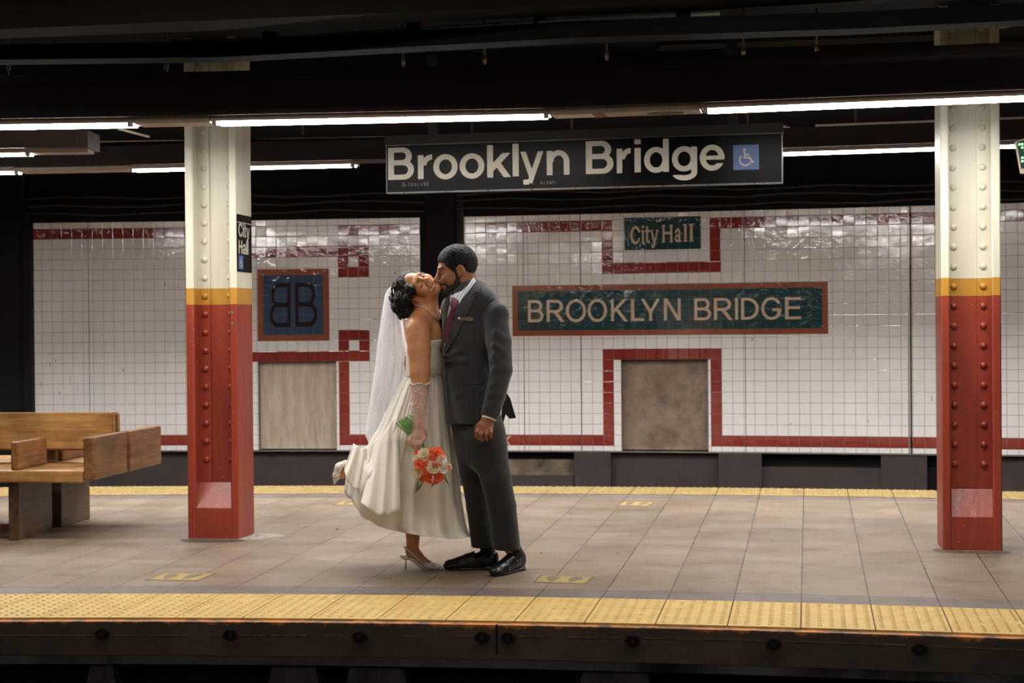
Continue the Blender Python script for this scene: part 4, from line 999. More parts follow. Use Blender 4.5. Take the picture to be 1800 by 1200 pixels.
decal([(254, 1019.4), (346.7, 1021.3), (382, 1007), (288, 1006.7)], 'yellow footprint floor decal near the platform edge, in front of the left column')
decal([(936, 1023.6), (1031, 1026.4), (1046, 1013.3), (950, 1010)], 'yellow footprint floor decal just right of the groom\'s shoes')
decal([(1083, 888.5), (1139, 890), (1153, 882), (1097, 880.5)], 'small distant yellow footprint decal beside the far yellow strip, right of the couple')
decal([(584, 887.5), (640, 888.5), (656, 880.5), (603, 880)], 'distant yellow footprint decal partly hidden behind the lifted white skirt')
CRUMB = paint('orange_crumb', (190, 112, 52), .7)
for (u, v, r_, lb) in ((593, 930.5, .010, 'small orange crumb on the floor left of the white skirt'), (951, 972, .008, 'small orange crumb on the floor right of the groom'), (1086, 972, .007, 'tiny orange crumb on the floor far right of the groom')):
    p = G(u, v); mb = MB(); mb.ball((0, 0, r_ * .35), r_, nu=9, nv=6, sc=(1.3, .8, .5)); q = mb.build('crumb', CRUMB); q.location = p; q.rotation_euler = (0, 0, u); tag(q, lb, 'crumb')
# train indicator at the right edge
CASE = paint('indicator_case', (196, 178, 164), .45); GLASSD = Mat('indicator_glass'); GLASSD.set(Base_Color=lin((44, 66, 58)), Roughness=.12)
LED = emit('green_led', (0.04, 0.85, 0.08, 1), 2.2)
ind = empty('train_indicator', P(1789, 228, 8.9) * 0 + P(1815, 262, 8.9)); io = ind.location.copy()
def ip(u, v, dy=0): return P(u, v, 8.9 + dy) - io
fr = [ip(1783, 250), ip(1793, 305), ip(1900, 296), ip(1900, 205)]; bk = [p + Vector((.22, .28, 0)) for p in fr]
mb = MB(); mb.hexa(fr[::-1] + bk[::-1]); mb.build('case', CASE, ind)
gi = [ip(1787.5, 250, -.004), ip(1795, 296, -.004), ip(1896, 288, -.004), ip(1896, 212, -.004)]
mb = MB(); mb.hexa([p for p in gi[::-1]] + [p + Vector((0, .003, 0)) for p in gi[::-1]]); mb.build('screen', GLASSD.m, ind)
mb = MB(); rnd = random.Random(1)
for v in range(236, 290, 6):
    for u in range(1792, 1890, 5):
        vv = v - (u - 1790) * .12
        if rnd.random() < .6 and u > 1791 + (vv - 250) * .16 and vv > 253 - .35 * (u - 1787.5) and vv < 291:
            a = ip(u, v - (u - 1790) * .12, -.0065); mb.box(a.x - .006, a.x + .006, a.y - .001, a.y + .001, a.z - .006, a.z + .006)
mb.build('display_text', LED, ind)
mb = MB(); a = ip(1850, 210); mb.box(a.x - .02, a.x + .02, a.y + .1, a.y + .14, a.z - .05, 3.06 - io.z); mb.build('hanger_pole', TROUGH, ind)
tag(ind, 'glowing green train indicator hanging at the right edge beside the right column', 'screen')
# ================================================================= BLENDED SOLIDS (for bodies and clothes)
def V3(p): return np.array([p[0], p[1], p[2]], dtype=np.float64)
class Solid:
    """smoothly blended primitives, meshed as one continuous surface"""
    def __init__(s, h=0.004): s.h = h; s.ops = []; s.post = []
    def _add(s, fn, lo, hi, k, mode): s.ops.append((fn, V3(lo), V3(hi), k, mode)); return s
    def cone(s, a, b, ra, rb, k=0.02, flat=None, f=1.0, mode='u'):
        a, b = V3(a), V3(b); n = None
        if flat is not None: n = V3(flat); n = n / np.linalg.norm(n)
        def sc(p):
            return p if n is None else p + np.outer((p @ n) * (1 / f - 1), n)
        A, B = (sc(a[None])[0], sc(b[None])[0]); ba = B - A; L2 = max(1e-12, ba @ ba)
        def fn(p):
            q = sc(p) - A; t = np.clip((q @ ba) / L2, 0, 1); d = np.linalg.norm(q - t[:, None] * ba, axis=1) - (ra + (rb - ra) * t)
            return d * (min(1.0, f) if n is not None else 1.0)
        R = max(ra, rb) * max(1.0, f) + k + 3 * s.h
        return s._add(fn, np.minimum(a, b) - R, np.maximum(a, b) + R, k, mode)
    def chain(s, pts, rs, k=0.02, **kw):
        for i in range(len(pts) - 1): s.cone(pts[i], pts[i + 1], rs[i], rs[i + 1], k if i == 0 else kw.get('kk', 0.006), **{a: b for a, b in kw.items() if a != 'kk'})
        return s
    def ell(s, c, r, M=None, k=0.02, mode='u'):
        c, r = V3(c), V3(r); Rm = np.eye(3) if M is None else np.array(M)       # rows = local axes
        def fn(p):
            q = (p - c) @ Rm.T; k0 = np.linalg.norm(q / r, axis=1); k1 = np.linalg.norm(q / (r * r), axis=1)
            return np.where(k1 < 1e-9, -r.min(), k0 * (k0 - 1) / np.maximum(k1, 1e-9))
        ext = np.abs(Rm.T) @ r + k + 3 * s.h
        return s._add(fn, c - ext, c + ext, k, mode)
    def cut(s, fn):                # keep where fn(p) < 0 (sharp)
        s.post.append(fn); return s
    def plane(s, o, n):            # keep the side opposite to n
        o, n = V3(o), V3(n); n = n / np.linalg.norm(n); return s.cut(lambda p: (p - o) @ n)
    @staticmethod
    def blend(d, e, k, mode):
        if mode == 'u':
            h = np.clip(.5 + .5 * (d - e) / k, 0, 1); return d + (e - d) * h - k * h * (1 - h)
        e = -e; h = np.clip(.5 - .5 * (d - e) / k, 0, 1); return d + (e - d) * h + k * h * (1 - h)
    def eval(s, p):
        p = np.asarray(p, dtype=np.float64); d = np.full(len(p), 1.0)
        for fn, lo, hi, k, mode in s.ops:
            if mode == 'u' or mode == 's': d = s.blend(d, fn(p), k, mode)
        for fn in s.post: d = np.maximum(d, fn(p))
        return d
    def grad(s, p, e=0.0015):
        g = np.stack([s.eval(p + np.eye(3)[i] * e) - s.eval(p - np.eye(3)[i] * e) for i in range(3)], 1)
        return g / np.maximum(np.linalg.norm(g, axis=1, keepdims=True), 1e-9)
    def grid(s):
        U_ = [o for o in s.ops if o[4] == 'u']
        lo = np.min([o[1] for o in U_], 0); hi = np.max([o[2] for o in U_], 0); h = s.h
        n = np.ceil((hi - lo) / h).astype(int) + 1
        D = np.full(n, 1.0, dtype=np.float64); ax = [lo[i] + h * np.arange(n[i]) for i in range(3)]
        def sub(lo_, hi_):
            a = np.clip(np.floor((lo_ - lo) / h).astype(int), 0, n - 1); b = np.clip(np.ceil((hi_ - lo) / h).astype(int) + 1, 1, n)
            return tuple(slice(a[i], b[i]) for i in range(3))
        def pts(sl):
            g = np.meshgrid(*[ax[i][sl[i]] for i in range(3)], indexing='ij'); return np.stack([q.ravel() for q in g], 1), g[0].shape
        for fn, a, b, k, mode in s.ops:
            sl = sub(a, b); p, sh = pts(sl)
            if len(p): D[sl] = s.blend(D[sl], fn(p).reshape(sh), k, mode)
        near = np.abs(D) < 6 * h + (.05 if s.post else 0)
        if s.post:
            idx = np.argwhere(D < 4 * h); p = lo + idx * h; v = D[tuple(idx.T)]
            for fn in s.post: v = np.maximum(v, fn(p))
            D[tuple(idx.T)] = v
        return D, lo, h
    def mesh(s, name, mats, parent=None, smooth=True, matfn=None):
        D, lo, h = s.grid(); ins = D < 0
        a = ins[:-1, :-1, :-1].astype(np.int8); c = a.copy()
        for i in (0, 1):
            for j in (0, 1):
                for k in (0, 1):
                    if i + j + k: c = c + ins[i:i + a.shape[0], j:j + a.shape[1], k:k + a.shape[2]]
        act = (c > 0) & (c < 8); idx = np.argwhere(act); vid = np.full(act.shape, -1, dtype=np.int64); vid[act] = np.arange(len(idx))
        acc = np.zeros((len(idx), 3)); cnt = np.zeros(len(idx))
        cor = [(0, 0, 0), (1, 0, 0), (0, 1, 0), (1, 1, 0), (0, 0, 1), (1, 0, 1), (0, 1, 1), (1, 1, 1)]
        for e0 in range(8):
            for e1 in range(e0 + 1, 8):
                A, B = np.array(cor[e0]), np.array(cor[e1])
                if np.abs(A - B).sum() != 1: continue
                da, db = D[tuple((idx + A).T)], D[tuple((idx + B).T)]; mk = (da < 0) != (db < 0)
                t = np.where(mk, da / np.where(mk, da - db, 1), 0)
                acc[mk] += (A + t[:, None] * (B - A))[mk]; cnt[mk] += 1
        v = lo + (idx + acc / np.maximum(cnt, 1)[:, None]) * h
        F_ = []
        for ax_ in range(3):
            sl0 = [slice(None)] * 3; sl1 = [slice(None)] * 3; sl0[ax_] = slice(0, -1); sl1[ax_] = slice(1, None)
            d0, d1 = ins[tuple(sl0)], ins[tuple(sl1)]; e = np.argwhere(d0 != d1); o1, o2 = [(1, 2), (2, 0), (0, 1)][ax_]
            e = e[(e[:, o1] > 0) & (e[:, o2] > 0)]
            e = e[(e[:, o1] < act.shape[o1]) & (e[:, o2] < act.shape[o2]) & (e[:, ax_] < act.shape[ax_])]
            u1 = np.zeros(3, int); u1[o1] = 1; u2 = np.zeros(3, int); u2[o2] = 1
            q = np.stack([vid[tuple((e - u1 - u2).T)], vid[tuple((e - u2).T)], vid[tuple(e.T)], vid[tuple((e - u1).T)]], 1)
            fl = ~d0[tuple(e.T)]; q[fl] = q[fl][:, ::-1]; F_.append(q[(q >= 0).all(1)])
        f = np.concatenate(F_)
        me = bpy.data.meshes.new(name); me.vertices.add(len(v)); me.vertices.foreach_set('co', v.astype(np.float32).ravel())
        me.loops.add(4 * len(f)); me.loops.foreach_set('vertex_index', f.astype(np.int32).ravel())
        me.polygons.add(len(f)); me.polygons.foreach_set('loop_start', np.arange(0, 4 * len(f), 4, dtype=np.int32))
        if not isinstance(mats, (list, tuple)): mats = [mats]
        for mm in mats: me.materials.append(mm)
        if matfn is not None: me.polygons.foreach_set('material_index', matfn(v[f].mean(1)).astype(np.int32))
        me.polygons.foreach_set('use_smooth', np.full(len(f), smooth)); me.update(calc_edges=True); me.validate()
        return link(bpy.data.objects.new(name, me), parent)
def poly_sd(px, poly):
    """signed distance of 2D points to a closed polygon (negative inside)"""
    px = np.asarray(px, float); q = np.asarray(poly, float); d = np.full(len(px), 1e9); ins = np.zeros(len(px), bool)
    for a, b in zip(q, np.roll(q, -1, 0)):
        e = b - a; w = px - a; t = np.clip((w @ e) / max(1e-12, e @ e), 0, 1); d = np.minimum(d, np.hypot(*(w - t[:, None] * e).T))
        c = (a[1] > px[:, 1]) != (b[1] > px[:, 1]); xx = a[0] + (px[:, 1] - a[1]) * e[0] / (e[1] if abs(e[1]) > 1e-12 else 1e-12); ins ^= c & (px[:, 0] < xx)
    return np.where(ins, -d, d)
def rays(uv):
    uv = np.asarray(uv, float); d = np.array(FWD) + np.outer((uv[:, 0] - 900) / F, np.array(RIGHT)) - np.outer((uv[:, 1] - 600) / F, np.array(UP))
    return d / np.linalg.norm(d, axis=1, keepdims=True)
def trace(solid, uv, start=7.5, steps=34):
    """points of a solid's surface seen at pixels, with normals"""
    d = rays(uv); o = np.array(CAMPOS); t = np.full(len(d), start); best = np.full(len(d), 9.0); bt = t.copy()
    for _ in range(steps):
        v = solid.eval(o + d * t[:, None]); m_ = v < best; best[m_] = v[m_]; bt[m_] = t[m_]; t = t + np.clip(v * .9, -.05, .3)
        t = np.minimum(t, 9.2)
    p = o + d * bt[:, None]; return p, solid.grad(p)
def smooth_poly(poly, n=4):
    """closed Catmull-Rom through the given points"""
    q = np.asarray(poly, float); out = []
    for i in range(len(q)):
        p0, p1, p2, p3 = q[i - 1], q[i], q[(i + 1) % len(q)], q[(i + 2) % len(q)]
        for k in range(n):
            t = k / n; out.append(.5 * ((2 * p1) + (-p0 + p2) * t + (2 * p0 - 5 * p1 + 4 * p2 - p3) * t * t + (-p0 + 3 * p1 - 3 * p2 + p3) * t ** 3))
    return np.array(out)
def patch(name, poly, solid, off, th, mat, parent, res=2.0, smooth=0):
    """a thin panel of cloth or skin lying on a solid, with the given outline"""
    q = smooth_poly(poly, smooth) if smooth else np.asarray(poly, float)
    lo, hi = q.min(0) - 1, q.max(0) + 1; gx = np.arange(lo[0], hi[0] + res, res); gy = np.arange(lo[1], hi[1] + res, res)
    X, Y = np.meshgrid(gx, gy, indexing='ij'); f = (poly_sd(np.stack([X.ravel(), Y.ravel()], 1), q) + 1e-5).reshape(X.shape)
    ids = {}; uv = []; fs = []
    def vid(x, y):
        k = (round(x, 3), round(y, 3))
        if k not in ids: ids[k] = len(uv); uv.append((x, y))
        return ids[k]
    for i, j in zip(*np.where(np.minimum(np.minimum(f[:-1, :-1], f[1:, :-1]), np.minimum(f[:-1, 1:], f[1:, 1:])) < 0)):
        c = [(gx[i], gy[j], f[i, j]), (gx[i + 1], gy[j], f[i + 1, j]), (gx[i + 1], gy[j + 1], f[i + 1, j + 1]), (gx[i], gy[j + 1], f[i, j + 1])]; po = []
        for a in range(4):
            p, r = c[a], c[(a + 1) % 4]
            if p[2] < 0: po.append(vid(p[0], p[1]))
            if (p[2] < 0) != (r[2] < 0): t = p[2] / (p[2] - r[2]); po.append(vid(p[0] + (r[0] - p[0]) * t, p[1] + (r[1] - p[1]) * t))
        po = [p for k, p in enumerate(po) if p != po[k - 1]]
        if len(po) >= 3: fs.append(po[::-1])
    p, n = trace(solid, uv); a, b = p + n * (off + th), p + n * (off - .002); N = len(p)
    ed = {}
    for po in fs:
        for x, y in zip(po, po[1:] + po[:1]): ed[(x, y)] = 1
    allf = [list(po) for po in fs] + [[x + N for x in po[::-1]] for po in fs] + [[y, x, x + N, y + N] for (x, y) in ed if (y, x) not in ed]
    o = mesh_obj(name, list(a) + list(b), allf, mat, parent, smooth=True)
    md = o.modifiers.new('edge', 'EDGE_SPLIT'); md.split_angle = math.radians(50)
    return o
# ================================================================= THE COUPLE
Y0 = 8.30
def Wp_(u, v, d=0.0): return V3(P(u, v, Y0 + d))
PX = Y0 / F
def skin(name, c, dark, rough=.42):
    M = Mat(name); v = M.coord(); col = M.ramp(M.noise(v, 30, 4), [(.3, lin(dark)), (.7, lin(c))])
    M.set(Base_Color=col, Roughness=rough, Normal=M.bump(M.noise(v, 420, 2), .06, .001)); M.b.inputs['Specular IOR Level'].default_value = .4
    M.b.inputs['Subsurface Weight'].default_value = .12; M.b.inputs['Subsurface Radius'].default_value = (.012, .005, .003); M.b.inputs['Subsurface Scale'].default_value = .4
    return M.m
def cloth(name, c, rough=.8, fine=900, fold=0.0, sheen=.2, var=.05, weave=.15, foldscale=(9, 9, 3)):
    M = Mat(name); v = M.coord(); c = lin(c); col = M.ramp(M.noise(v, 420, 3), [(.3, tuple(x * (1 - 5 * var) for x in c[:3]) + (1,)), (.7, c)])
    b = M.bump(M.noise(v, fine, 2), weave, .0008)
    if fold: b = M.bump(M.noise(M.coord('Object', foldscale), 1.0, 3, .5), fold, .03, b)
    M.set(Base_Color=col, Roughness=rough, Normal=b); M.b.inputs['Sheen Weight'].default_value = sheen; M.b.inputs['Specular IOR Level'].default_value = .3
    return M.m
SKIN_M = skin('brown_skin', (160, 104, 75), (142, 90, 64)); SKIN_W = skin('warm_brown_skin', (204, 144, 102), (190, 128, 88))
SUIT = cloth('charcoal_wool', (48, 47, 50), .85, fold=.25, sheen=.25); TROU = cloth('charcoal_wool_trousers', (44, 42, 42), .88, fold=.2, foldscale=(5, 5, 2))
SHIRTW = cloth('white_shirt_cotton', (226, 228, 234), .8); TIE = cloth('burgundy_silk', (108, 30, 62), .5, var=.1)
BLK_LEATHER = paint('black_leather', (16, 15, 16), .32, bump=.08, bscale=200); SOCK = cloth('black_sock', (14, 13, 14), .9)
HAIRB = Mat('black_curly_hair'); _v = HAIRB.coord(); _n = HAIRB.noise(_v, 95, 3, .7)
HAIRB.set(Base_Color=HAIRB.ramp(_n, [(.35, lin((9, 7, 6))), (.75, lin((34, 25, 21)))]), Roughness=.55, Normal=HAIRB.bump(_n, .9, .006)); HAIRB.b.inputs['Specular IOR Level'].default_value = .3
HAIRG = Mat('black_greying_hair'); _v = HAIRG.coord('Object', (1, 1, 1)); _n = HAIRG.noise(_v, 190, 4, .75)
HAIRG.set(Base_Color=HAIRG.ramp(_n, [(.35, lin((10, 9, 9))), (.62, lin((30, 28, 28))), (.84, lin((92, 88, 88)))]), Roughness=.6, Normal=HAIRG.bump(_n, 1.0, .009)); HAIRG.b.inputs['Specular IOR Level'].default_value = .25
BEARD = Mat('dark_stubble'); _v = BEARD.coord(); _n = BEARD.noise(_v, 260, 3, .7)
BEARD.set(Base_Color=BEARD.ramp(_n, [(.35, lin((24, 17, 13))), (.7, lin((66, 44, 32)))]), Roughness=.7, Normal=BEARD.bump(_n, .6, .003))
SATIN = Mat('ivory_satin'); _v = SATIN.coord('Object', (11, 11, 4)); _b = SATIN.bump(SATIN.noise(_v, 1.0, 4, .55), .35, .03)
_b = SATIN.bump(SATIN.noise(SATIN.coord(), 300, 2), .05, .001, _b)
SATIN.set(Base_Color=lin((244, 238, 227)), Roughness=.46, Normal=_b); SATIN.b.inputs['Sheen Weight'].default_value = .25; SATIN.b.inputs['Specular IOR Level'].default_value = .45
_tl = SATIN.n('ShaderNodeBsdfTranslucent'); _tl.inputs[0].default_value = lin((240, 230, 210)); _mx = SATIN.n('ShaderNodeMixShader'); _mx.inputs[0].default_value = .18
SATIN.l(SATIN.b.outputs[0], _mx.inputs[1]); SATIN.l(_tl.outputs[0], _mx.inputs[2]); SATIN.l(_mx.outputs[0], SATIN.nt.nodes['Material Output'].inputs[0])
SATIN = SATIN.m
def sheer(name, c, alpha, scale=500):
    M = Mat(name); nt = M.nt; out = nt.nodes['Material Output']
    tr = M.n('ShaderNodeBsdfTransparent'); df = M.n('ShaderNodeBsdfDiffuse'); tl = M.n('ShaderNodeBsdfTranslucent'); df.inputs[0].default_value = lin(c); tl.inputs[0].default_value = lin(c)
    m1 = M.n('ShaderNodeMixShader'); m1.inputs[0].default_value = .35; M.l(df.outputs[0], m1.inputs[1]); M.l(tl.outputs[0], m1.inputs[2])
    m2 = M.n('ShaderNodeMixShader'); f = M.noise(M.coord('Object', (14, 14, 1.2)), 2.0, 3); r = M.ramp(f, [(.3, G1(max(0, alpha - .18))), (.7, G1(min(1, alpha + .18)))])
    M.l(r, m2.inputs[0]); M.l(tr.outputs[0], m2.inputs[1]); M.l(m1.outputs[0], m2.inputs[2]); M.l(m2.outputs[0], out.inputs[0]); return M.m
VEILM = sheer('white_tulle', (250, 250, 253), .80); GLOVEM = sheer('sheer_glove_tulle', (240, 228, 232), .40)
PEARL = paint('pearl', (236, 230, 222), .18, bump=0); GOLD = paint('gold_metal', (220, 180, 110), .25, metallic=1.0, bump=0); SILVER = paint('silver_metal', (190, 188, 184), .25, metallic=1.0, bump=0)
LIPS_W = paint('rose_lips', (188, 104, 88), .35, bump=0); LIPS_M = paint('brown_lips', (124, 70, 58), .45, bump=0); TEETH = paint('teeth', (236, 228, 216), .3, bump=0); MOUTH = paint('mouth_inside', (60, 22, 20), .5, bump=0)
LASHES = paint('dark_lashes', (24, 16, 14), .6, bump=0); BROW = paint('dark_brow', (70, 46, 34), .7, bump=.3, bscale=300); LID = paint('eyelid_shade', (150, 98, 70), .4, bump=0)
LACE = Mat('white_lace'); _v = LACE.coord(); _n = LACE.noise(_v, 85, 3, .6)
LACE.set(Base_Color=LACE.ramp(_n, [(.40, lin((186, 170, 158))), (.52, lin((232, 226, 218)))]), Roughness=.4, Normal=LACE.bump(_n, .5, .003)); LACE = LACE.m
CREAML = paint('cream_leather', (226, 220, 210), .35, bump=0)

class Frame:                      # head frame: f forward, s towards the side nearer the camera, t crown
    def __init__(s, c, f, t, sc=1.0):
        f = V3(f); f /= np.linalg.norm(f); t = V3(t); t = t - f * (t @ f); t /= np.linalg.norm(t); sd = np.cross(f, t)
        if sd[1] > 0: sd = -sd
        s.c, s.f, s.s, s.t, s.sc = V3(c), f, sd, t, sc; s.M = np.stack([f, sd, t])
    def __call__(s, x, y, z): return s.c + (s.f * x + s.s * y + s.t * z) * s.sc
    def inv(s, p): return (np.asarray(p) - s.c) @ s.M.T / s.sc
def add_head(S, H, female=False):
    k = H.sc; M = H.M; e = lambda c, r, kk=.02, mode='u': S.ell(H(*c), np.array(r) * k, M, kk * k, mode)
    e((-.012, 0, .035), (.098, .076, .092))
    e((.030, 0, -.030), (.064, .060, .088))
    for y in (-1, 1):
        S.cone(H(.0, y * .046, -.050), H(.066, y * .016, -.100), .026 * k, .022 * k, .025 * k)
        e((.058, y * .043, -.030), (.028, .022, .026), .025)
    e((.076, 0, -.100), (.021, .024, .019), .02)
    S.cone(H(.080, -.030, .020), H(.080, .030, .020), .015 * k, .015 * k, .02 * k)
    for y in (-1, 1): e((.094, y * .031, -.003), (.014, .017, .012), .012, 's')
    for y in (-1, 1): e((.0755, y * .031, -.004), (.0135, .0150, .0125), .004)
    nb = .010 if not female else .008; tip = .122 if not female else .113
    S.cone(H(.088, 0, .012), H(tip - .004, 0, -.030), nb * k, (.0125 if not female else .0115) * k, .012 * k)
    for y in (-1, 1): e((.101, y * .0135, -.037), (.012, .009, .009), .008)
    e((.092, 0, -.053), (.014, .026, .014), .012)
    S.cone(H(.0915, -.020, -.0635), H(.0915, .020, -.0635), .0065 * k, .0065 * k, .006 * k); S.cone(H(.0905, -.018, -.0745), H(.0905, .018, -.0745), .0075 * k, .0075 * k, .006 * k)
    e((.101, 0, -.0625), (.006, .012, .005), .006)
    for y in (-1, 1):
        S.cone(H(-.006, y * .074, -.012), H(-.016, y * .086, -.008), .022 * k, .016 * k, .008 * k, flat=H.s, f=.5); e((-.014, y * .086, -.006), (.019, .007, .031), .006); e((-.008, y * .094, -.008), (.010, .008, .019), .005, 's'); e((.000, y * .079, -.034), (.009, .006, .010), .006)
def finger(S, pts, r0, r1, k=.004): S.chain(pts, list(np.linspace(r0, r1, len(pts))), k=k, kk=.002)

# ----------------------------------------------------------------- GROOM
groom = empty('person', P(858, 1006, Y0 - .08))
HM = Frame(Wp_(802.5, 475, .015), (-.969, -.139, -.206), (-.204, -.029, .978))
th = math.radians(35); nM = np.array([-math.cos(th), -math.sin(th), 0]); aM = np.array([math.sin(th), -math.cos(th), 0])   # chest normal, towards his left shoulder
FAR_SHOE = (V3(G(779.5, 1001)), V3(G(876, 1000.5))); NEAR_SHOE = (V3(G(865, 1013.5)), V3(G(919, 1000)))
def shoe_pt(sh, x, z): return sh[1] + (sh[0] - sh[1]) * x + np.array([0, 0, z])
def build_groom():
    S = Solid(.004); add_head(S, HM)
    S.cone(HM(-.025, 0, -.045), Wp_(818, 520, .03), .056, .062, .03)
    tc = lambda v, u, d=-.02: Wp_(u, v, d)
    S.cone(tc(556, 830), tc(650, 828), .145, .135, .03, flat=nM, f=.60); S.cone(tc(650, 828), tc(735, 836, -.05), .135, .14, .03, flat=nM, f=.66)
    S.cone(tc(546, 832) - aM * .10, tc(546, 832) + aM * .10, .045, .045, .03)
    # near (left) arm and hand
    wr = Wp_(858, 736, -.30)
    S.chain([Wp_(871, 556, -.19), Wp_(880, 645, -.25), wr], [.05, .040, .028], k=.02)
    # far (right) arm round her waist
    S.chain([Wp_(797, 548, .12), Wp_(788, 628, .24), Wp_(738, 630, .27), Wp_(722, 634, .20)], [.048, .04, .03, .026], k=.02)
    ph = Wp_(720, 636, .155); S.ell(ph, (.02, .035, .036), None, .02)
    for i, (u, v, u2, v2) in enumerate(((716, 629, 714.5, 636), (715, 637, 713.5, 643.5), (716, 644.5, 714.5, 650.5), (719, 651, 717, 656))):
        finger(S, [Wp_(u + 3, v - 1, .14), Wp_(u - 1.5, v, .105), Wp_(u2, v2 - 2, .085), Wp_(u2 + 3, v2 + .5, .075)], .0105, .0085)
    # near hand: back of the hand to the camera, fingers curled
    pm = Wp_(856, 741, -.305)
    S.cone(pm, Wp_(851, 753, -.315), .030, .031, .015, flat=(0, 1, 0), f=.55)
    S.cone(Wp_(846, 747, -.31), Wp_(862, 748, -.305), .018, .016, .012)
    for (b, kx, mx, tx) in (((841.5, 752), (838.5, 759), (837.5, 767), (841, 771)), ((848, 755), (845.5, 763), (844.5, 771), (848, 774)), ((855.5, 755), (854.5, 763), (853.5, 770), (856, 773)), ((862.5, 753), (863, 760), (862, 766), (863, 768.5))):
        finger(S, [Wp_(*b, -.315), Wp_(*kx, -.335), Wp_(*mx, -.322), Wp_(*tx, -.290)], .0112, .0085)
    finger(S, [Wp_(846, 742, -.30), Wp_(838, 750, -.285), Wp_(836.5, 758, -.275), Wp_(839, 764, -.27)], .012, .009, .008)
    # legs and feet
    for hip, knee, cuff, sh in ((Wp_(850, 735, -.12), Wp_(872, 850, -.12), Wp_(895, 965, .0), NEAR_SHOE), (Wp_(828, 735, .04), Wp_(842, 850, .06), Wp_(855, 965, .07), FAR_SHOE)):
        S.chain([hip, knee, cuff, shoe_pt(sh, .19, .075)], [.08, .045, .024, .018], k=.012); S.cone(shoe_pt(sh, .19, .055), shoe_pt(sh, .62, .028), .018, .010, .006)
    def mf(c):
        q = HM.inv(c); lip = (np.abs(q[:, 1]) < .024) & (q[:, 2] < -.058) & (q[:, 2] > -.082) & (q[:, 0] > .088)
        return lip.astype(int)
    S.mesh('body', [SKIN_M, LIPS_M], groom, matfn=mf)
    return S
GS = build_groom()
_hd = Solid(.0035); add_head(_hd, HM)
def offset_solid(base, amount, regions, box, h=.0035, noise=None, fade=.02):
    T = Solid(h)
    def fn(p):
        k = np.clip(-np.max([r(p) for r in regions], 0) / fade, 0, 1); k = np.sqrt(k)
        return base.eval(p) - k * (amount if noise is None else amount + noise(p)) - .0006
    T._add(fn, box[0], box[1], .001, 'u'); 
    for r in regions: T.cut(r)
    return T
def local_poly(H, poly, yy=None):
    return lambda p: poly_sd(H.inv(p)[:, [0, 2]], poly) * H.sc
def wave(fr, amp, seed=0):
    r = np.random.RandomState(seed); ks = [(r.normal(size=3) * fr, r.rand() * 6.28) for _ in range(9)]
    return lambda p: amp * sum(np.sin(p @ k + ph) for k, ph in ks) / 3.0
bx = lambda H, r=.17: (H.c - r, H.c + r)
hairM = offset_solid(_hd, .0085, [local_poly(HM, [(.125, .058), (.098, .062), (.078, .054), (.062, .050), (.055, .030), (.040, .012), (.022, -.008), (.018, -.024), (.010, -.022), (.010, .010), (-.008, .028), (-.030, .018), (-.040, -.010), (-.052, -.034), (-.075, -.044), (-.14, -.036), (-.16, .2), (.13, .2)])], bx(HM), noise=wave(300, .0014, 1), fade=.022)
hairM.mesh('hair', HAIRG.m, groom)
beardM = offset_solid(_hd, .0028, [local_poly(HM, [(.010, -.016), (.018, -.016), (.020, -.038), (.040, -.064), (.060, -.068), (.082, -.049), (.118, -.046), (.120, -.0585), (.078, -.0600), (.076, -.0790), (.120, -.0800), (.120, -.14), (.05, -.15), (-.004, -.075)])], bx(HM), h=.003, noise=wave(420, .0006, 2), fade=.012)
beardM.mesh('beard', BEARD.m, groom)
patch('eyebrow', [(768.5, 473), (773, 470.5), (779, 470.5), (783, 473.5), (779, 473), (773, 473.5)], _hd, .001, .0012, BROW, groom, res=.7)
patch('eyelashes', [(771.5, 480.5), (775, 481.5), (779.5, 480.8), (779, 482), (775, 482.8), (772, 482)], _hd, .0004, .0008, LASHES, groom, res=.6)

